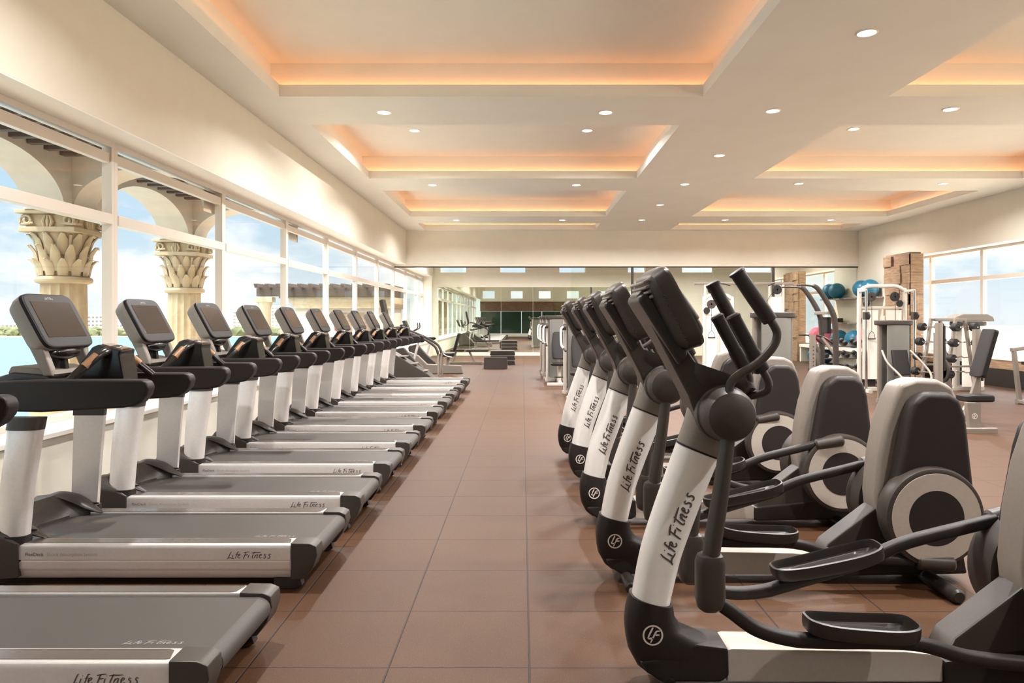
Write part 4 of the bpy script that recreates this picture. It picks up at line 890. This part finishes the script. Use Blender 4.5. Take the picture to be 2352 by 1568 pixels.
# benches
def bench(x, y, rz, label, incline=True, seatd='pad'):
    t = thing('weight_bench', label, 'weight bench', (x, y, 0), rz)
    bm = B(); rod(bm, (-.55, 0, .045), (.62, 0, .045), .04); rod(bm, (.58, -.28, .035), (.58, .28, .035), .035); rod(bm, (-.55, -.22, .035), (-.55, .22, .035), .035); rod(bm, (-.45, 0, .05), (-.35, 0, .40), .035); rod(bm, (.3, 0, .06), (.1, 0, .42), .035); obj('bench_frame', bm, 'frm', t)
    bm = B(); loft(bm, [ring(V(-.30, 0, z), V(1, 0, 0), V(0, 1, 0), .24*k, .15*k, 24, 5) for z, k in ((.42, .95), (.43, 1), (.475, 1), (.485, .94))]); obj('seat', bm, seatd, t)
    a, b = (V(-.02, 0, .46), V(.34, 0, 1.15)) if incline else (V(-.02, 0, .45), V(.75, 0, .45))
    d = (b-a).normalized(); w = V(0, 1, 0).cross(d)
    bm = B(); loft(bm, [ring(a+(b-a)*f, w, V(0, 1, 0), .035*k, .15*k, 24, 4) for f, k in ((0, .8), (.03, 1), (.97, 1), (1, .8))]); obj('backrest', bm, seatd, t)
    return t
t = thing('olympic_bench', 'grey incline bench with black pads and two tall racking uprights near the right window', 'bench', (6.12, 10.3, 0))
bm = B(); rod(bm, (-.10, -.60, .04), (.35, 1.1, .04), .045); rod(bm, (-.34, -.64, .03), (.16, -.64, .03), .04); rod(bm, (.05, 1.1, .03), (.75, 1.1, .03), .04); obj('base_frame', bm, 'frm', t)
bm = B(); prism(bm, [(-.17, .03), (.0, .03), (-.07, .40), (-.21, .40)], -.62, -.54, .01); fl = obj('front_leg', bm, 'frm', t)
bm = B(); emblem(bm, .035, lambda x, y: V(-.11+x, -.6215, .22+y)); obj('leg_badge', bm, 'inkw', fl)
bm = B(); loft(bm, [ring((.02, -.42, z), V(1, 0, 0), V(0, 1, 0), .20*k, .16*k, 28, 5) for z, k in ((.40, .93), (.415, 1), (.47, 1), (.485, .94))]); obj('seat', bm, 'pad', t)
bm = B(); rod(bm, (-.08, -.45, .05), (.02, -.40, .40), .03); obj('seat_post', bm, 'frm', t)
bm = B(); loft(bm, [ring(V(.26+.19*f, -.08, .70+.66*f), V(.96, 0, -.28), V(0, 1, 0), .045, .15*k, 24, 5) for f, k in ((0, .85), (.04, 1), (.96, 1), (1, .85))]); obj('backrest', bm, 'pad', t)
bm = B(); rod(bm, (.12, .0, .06), (.36, -.06, .95), .03); obj('back_support', bm, 'frm', t)
for x, y, h in ((.50, .32, 1.36), (.40, 1.1, 1.45)):
    bm = B(); tube(bm, [(x, y, .03), (x, y, .7), (x, y, h)], .048, 16, 2, p=4.); u = obj('upright', bm, 'frm', t)
    bm = B(); rod(bm, (x-.28, y-.02, .05), (x-.01, y, .45), .028); obj('brace', bm, 'frm', u)
    bm = B(); box(bm, x+.047, x+.08, y-.05, y+.05, h-.75, h-.04, .01); obj('bar_hooks', bm, 'blk', u)
# white selector tower with curved canopy behind the rack
t = thing('weight_machine', 'white weight tower with curved canopy behind the barbell rack, before the window', 'weight machine', (9.42, 15.4, 0))
stack(t, 0, 0, .56, .36, 1.46, 'wfr', 'white')
bm = B(); prism(bm, [(-.40, 1.465), (-.36, 1.56), (-.20, 1.62), (.30, 1.62), (.42, 1.56), (.46, 1.465)], -.18, .18, .02); obj('canopy', bm, 'grey', t)
# far right leg machine frame
t = thing('leg_machine', 'grey leg machine frame with rounded post cut off by the right edge', 'leg machine', (9.17, 13.0, 0))
bm = B(); tube(bm, [(.02, 0, .03), (.02, 0, .8), (.02, 0, 1.42)], .055, 18, 2, p=3.); po = obj('post', bm, 'frm', t)
bm = B(); loft(bm, [ring((.02, 0, z), V(1, 0, 0), V(0, 1, 0), .06*k, .06*k, 18, 3) for z, k in ((1.42, 1), (1.46, 1), (1.48, .8))]); obj('post_cap', bm, 'char', po)
bm = B(); rod(bm, (-.35, 0, .04), (.5, 0, .04), .04); rod(bm, (-.30, 0, .06), (-.40, 0, .95), .035); rod(bm, (-.45, 0, .96), (.02, 0, 1.02), .035); obj('frame', bm, 'frm', t)
bm = B(); loft(bm, [ring((-.32, -.42, z), V(1, 0, 0), V(0, 1, 0), .17, .16, 24, 4) for z in (.72, .77)]); obj('pad', bm, 'pad', t)
bm = B(); rod(bm, (-.32, -.42, .0), (-.32, -.42, .72), .03); rod(bm, (-.32, -.42, .04), (-.32, 0, .04), .03); obj('pad_post', bm, 'frm', t)
# dumbbell rack
rk = thing('dumbbell_rack', 'low dark dumbbell rack between the leg machine and barbell rack', 'dumbbell rack', (7.6, 16.9, 0))
for s in (-1, 1):
    bm = B(); rod(bm, (s*.75, -.25, .03), (s*.75, .15, .95), .035); rod(bm, (s*.75, -.35, .03), (s*.75, .3, .03), .03); obj('side_frame', bm, 'char', rk)
for z, y in ((.32, -.17), (.62, -.04), (.90, .08)):
    bm = B(); prism(bm, [(y-.13, z-.03), (y+.12, z+.04), (y+.12, z+.06), (y-.13, z-.01)], -.72, .72, .004, axis='x'); obj('shelf', bm, 'char', rk)
db = None
for i, (z, y) in enumerate(((.32, -.17), (.62, -.04), (.90, .08))):
    for j in range(6):
        lb = 'black dumbbell on the %s tier of the low rack, %s from the left' % (['bottom', 'middle', 'top'][i], ORD[j])
        if db is None:
            db = thing('dumbbell', lb, 'dumbbell', (0, 0, 0), 0, 'dumbbells on the low rack'); bm = B(); cyl(bm, (0, -.07, 0), (0, .07, 0), .014, n=12); obj('handle', bm, 'chrome', db)
            for s in (-1, 1):
                bm = B(); cyl(bm, (0, s*.055, 0), (0, s*.135, 0), .052, n=6 if False else 16, bv=.01); obj('head', bm, 'iron', db)
            db.location = (7.6-.60+.24*j, 16.9+y, z+.085); db.rotation_euler = (.27, 0, 0)
        else:
            r = dup(db, (7.6-.60+.24*j, 16.9+y, z+.085), label=lb)
# wood clad column, shelf nook with balls
bm = B(); random.seed(11); z = 0
box(bm, 9.96, 10.26, 18.76, 19.96, 0, 3.24)
while z < 3.2:
    h = random.choice((.2, .28, .28)); h = min(h, 3.24-z); d = random.uniform(0, .05)
    ys = sorted([18.7, 19.15+random.uniform(-.1, .1), 19.6+random.uniform(-.1, .1), 20.0])
    for a, b in zip(ys, ys[1:]):
        d = random.uniform(0, .06); box(bm, 9.90+d, 9.97, a, b-.006, z, z+h-.004, .004)
    box(bm, 9.90, 10.30, 18.70-.0, 18.77, z, z+h-.004, .004); z += h
struct('trim_11', bm, 'wood')
bm = B(); box(bm, 9.95, XR-.04, 20.15, 23.1, .52, .62, .008); box(bm, 9.97, XR-.04, 20.15, 20.25, 0, .52, .004); o = obj('low_ledge_shelf', bm, 'white'); tag(o, 'low white ledge along the right wall carrying exercise balls', 'shelf')
bm = B(); box(bm, 10.25, XR-.002, 21.5, 23.0, 1.36, 1.40, .004); o = obj('wall_shelf', bm, 'grey'); tag(o, 'grey wall shelf with small weights, lower of the two beside the mirror', 'shelf')
bm = B(); box(bm, 10.15, XR-.002, 21.5, 23.0, 2.14, 2.18, .004); o = obj('wall_shelf', bm, 'grey'); tag(o, 'grey wall shelf carrying blue balls, upper of the two beside the mirror', 'shelf')
def exball(x, y, z, r, m, label):
    bm = B(); prof = []
    for i in range(41):
        a = -PI/2+PI*i/40; rr = r*(1+.006*math.cos(a*24)); prof.append((rr*math.cos(a), rr*math.sin(a)))
    lathe(bm, prof, (0, 0, 0), 'z', 40); o = obj('exercise_ball', bm, m, None, (x, y, z+r)); tag(o, label, 'exercise ball', 'exercise balls beside the mirror')
exball(10.28, 21.0, .622, .31, 'pink', 'pink exercise ball on the white ledge, nearer of the two pink ones')
exball(10.28, 21.75, .622, .30, 'pink', 'pink exercise ball on the white ledge, farther of the two pink ones')
exball(10.30, 22.65, .622, .27, 'blue', 'blue exercise ball on the white ledge beside the mirror')
exball(10.28, 20.75, .0, .255, 'blue', 'blue exercise ball under the white ledge, nearer one')
exball(10.28, 21.55, .0, .255, 'blue', 'blue exercise ball under the white ledge, farther one')
exball(10.38, 22.3, 2.18, .26, 'blue', 'blue exercise ball high on the upper wall shelf, right one')
exball(10.38, 21.75, 2.18, .26, 'blue', 'blue exercise ball high on the upper wall shelf, left one')
for i, (y, m, w) in enumerate(((21.9, 'red', 'red'), (22.1, 'orange', 'orange'), (22.35, 'iron', 'black'))):
    bm = B(); lathe(bm, [(.09, -.07), (.10, -.06), (.10, .06), (.09, .07)], (0, 0, .075), 'z', 24); o = obj('medicine_ball', bm, m, None, (10.45, y, 1.40)); tag(o, 'small %s round weight on the lower wall shelf' % w, 'medicine ball')
# step platforms at the aisle end
t = thing('step_platform', 'dark square-cornered step box standing at the end of the aisle', 'step', (-.82, 22.3, 0))
bm = B(); prism(bm, [(-.36, 0), (.36, 0), (.345, .33), (-.345, .33)], -.2, .2, .012); obj('body', bm, 'char', t); bm = B(); box(bm, -.35, .35, -.205, .205, .331, .345, .004); obj('top_mat', bm, 'pad', t)
for j in range(3):
    t = thing('step_platform', 'black aerobic step in the stack behind the dark step box, %s layer' % ['bottom', 'middle', 'top'][j], 'step', (-.66, 24.3, .16*j), 0, 'stacked aerobic steps')
    bm = B(); prism(bm, [(-.42, 0), (.42, 0), (.39, .13), (-.39, .13)], -.2, .2, .01); obj('body', bm, 'blk', t); bm = B(); box(bm, -.39, .39, -.19, .19, .131, .155, .006); obj('top_mat', bm, 'grey', t)
bench(-1.9, 24.6, 0, 'low flat bench beyond the glass, left of the aisle end', incline=False)
# ---- machines at the far end of the window side
def ubike(x, y, rz, label, g=None):
    t = thing('exercise_bike', label, 'exercise bike', (x, y, 0), rz, g)
    bm = B(); rod(bm, (-.5, 0, .05), (.5, 0, .05), .04); rod(bm, (-.5, -.25, .035), (-.5, .25, .035), .035); rod(bm, (.5, -.25, .035), (.5, .25, .035), .035); obj('base_frame', bm, 'frm', t)
    bm = B(); prism(bm, [(-.42, .08), (-.48, .45), (-.40, .72), (-.15, .78), (.15, .45), (.38, .25), (.38, .08)], -.09, .09, .03, 3); obj('drive_housing', bm, 'char', t)
    bm = B(); rod(bm, (-.34, 0, .65), (-.46, 0, 1.18), .035); po = obj('console_post', bm, 'sil', t)
    bm = B(); prism(bm, [(-.58, 1.45), (-.50, 1.48), (-.36, 1.16), (-.44, 1.13)], -.17, .17, .015); obj('console', bm, 'blk', po)
    bm = B(); tube(bm, [(-.44, 0, 1.12), (-.30, -.18, 1.15), (-.12, -.22, 1.25), (-.12, -.20, 1.40)], .016, 10, 5); obj('handlebar', bm, 'blk', t)
    bm = B(); tube(bm, [(-.44, 0, 1.12), (-.30, .18, 1.15), (-.12, .22, 1.25), (-.12, .20, 1.40)], .016, 10, 5); obj('handlebar', bm, 'blk', t)
    bm = B(); rod(bm, (.12, 0, .45), (.24, 0, .90), .03); sp = obj('seat_post', bm, 'alu', t)
    bm = B(); loft(bm, [ring((.26, 0, z), V(1, 0, 0), V(0, 1, 0), .14*k, .11*k, 20, 2.4) for z, k in ((.90, .7), (.93, 1), (.96, 1), (.98, .8))]); obj('saddle', bm, 'pad', sp)
    for s in (-1, 1):
        bm = B(); rod(bm, (-.12, s*.10, .33), (-.12+s*.12, s*.12, .33-s*.12), .014); cyl(bm, (-.12+s*.12, s*.12, .33-s*.12), (-.12+s*.12, s*.21, .33-s*.12), .03, n=12, bv=.008); obj('pedal', bm, 'blk', t)
    return t
def recumbent(x, y, rz, label):
    t = thing('recumbent_bike', label, 'exercise bike', (x, y, 0), rz)
    bm = B(); prism(bm, [(-.85, .0), (-.88, .5), (-.75, .62), (-.45, .5), (-.2, .26), (.75, .22), (.8, .0)], -.10, .10, .02, 3); obj('body', bm, 'grey', t)
    bm = B(); rod(bm, (-.75, 0, .55), (-.82, 0, 1.05), .035); po = obj('console_post', bm, 'sil', t)
    bm = B(); prism(bm, [(-.95, 1.35), (-.88, 1.37), (-.74, 1.05), (-.82, 1.03)], -.17, .17, .015); obj('console', bm, 'blk', po)
    bm = B(); rod(bm, (.35, 0, .22), (.4, 0, .48), .04); obj('seat_post', bm, 'frm', t)
    bm = B(); loft(bm, [ring((.36, 0, z), V(1, 0, 0), V(0, 1, 0), .2*k, .2*k, 24, 3.5) for z, k in ((.47, .9), (.49, 1), (.55, 1), (.57, .88))]); obj('seat', bm, 'pad', t)
    bm = B(); loft(bm, [ring(V(.55+.14*f, 0, .62+.5*f), V(.96, 0, -.27), V(0, 1, 0), .04, .2*k, 24, 3.5) for f, k in ((0, .8), (.05, .95), (.6, 1), (.95, .85), (1, .6))]); obj('backrest', bm, 'pad', t)
    for s in (-1, 1):
        bm = B(); tube(bm, [(.5, s*.2, .46), (.35, s*.27, .5), (.2, s*.28, .62), (.12, s*.28, .66)], .016, 10, 4); obj('side_handle', bm, 'alu', t)
        bm = B(); rod(bm, (-.62, s*.11, .34), (-.62+s*.12, s*.13, .34), .014); cyl(bm, (-.62+s*.12, s*.13, .34), (-.62+s*.12, s*.22, .34), .035, n=12, bv=.008); obj('pedal', bm, 'blk', t)
    return t
# stair climber with long curved rails
t = thing('stair_climber', 'grey stair climber with long curved chrome handrails at the end of the treadmill row', 'stair climber', (-2.75, 17.3, 0))
bm = B(); prism(bm, [(-.55, .04), (-.6, .75), (-.45, .82), (-.25, .70), (.55, .22), (.72, .06)], -.30, .30, .02); obj('body', bm, 'char', t)
for i in range(3):
    bm = B(); x = -.2+.24*i; box(bm, x-.02, x+.22, -.22, .22, .62-.17*i, .645-.17*i, .006); obj('step', bm, 'grey', t)
bm = B(); prism(bm, [(-.62, 1.95), (-.54, 1.98), (-.40, 1.35), (-.50, 1.32)], -.2, .2, .015); obj('console', bm, 'blk', t)
bm = B(); rod(bm, (-.5, -.15, .75), (-.5, -.12, 1.45), .03); rod(bm, (-.5, .15, .75), (-.5, .12, 1.45), .03); obj('console_post', bm, 'frm', t)
for s in (-1, 1):
    bm = B(); tube(bm, [(-.48, s*.30, 1.28), (-.2, s*.33, 1.30), (.15, s*.34, 1.18), (.5, s*.34, 1.02), (.72, s*.34, .86), (.80, s*.34, .65)], .030, 14, 6); h = obj('handrail', bm, 'char', t)
    bm = B(); cyl(bm, (.80, s*.34, .70), (.80, s*.34, .02), .032, n=16); obj('rail_post', bm, 'chrome', h)
sc_ = thing('towel', 'small white towel lying at the foot of the stair climber', 'towel', (-2.42, 16.72, 0.0))
bm = B(); random.seed(5)
for i in range(7): ball(bm, (random.uniform(-.09, .09), random.uniform(-.06, .06), .05+random.uniform(0, .07)), .06, .05, .045, 10)
obj('cloth', bm, 'white', sc_)
ubike(-2.95, 19.0, 0, 'grey upright exercise bike behind the stair climber')
recumbent(-2.45, 20.3, 0, 'grey recumbent bike with tall black backrest near the glass partition')
ubike(-2.95, 21.5, 0, 'grey upright exercise bike nearest the glass partition')
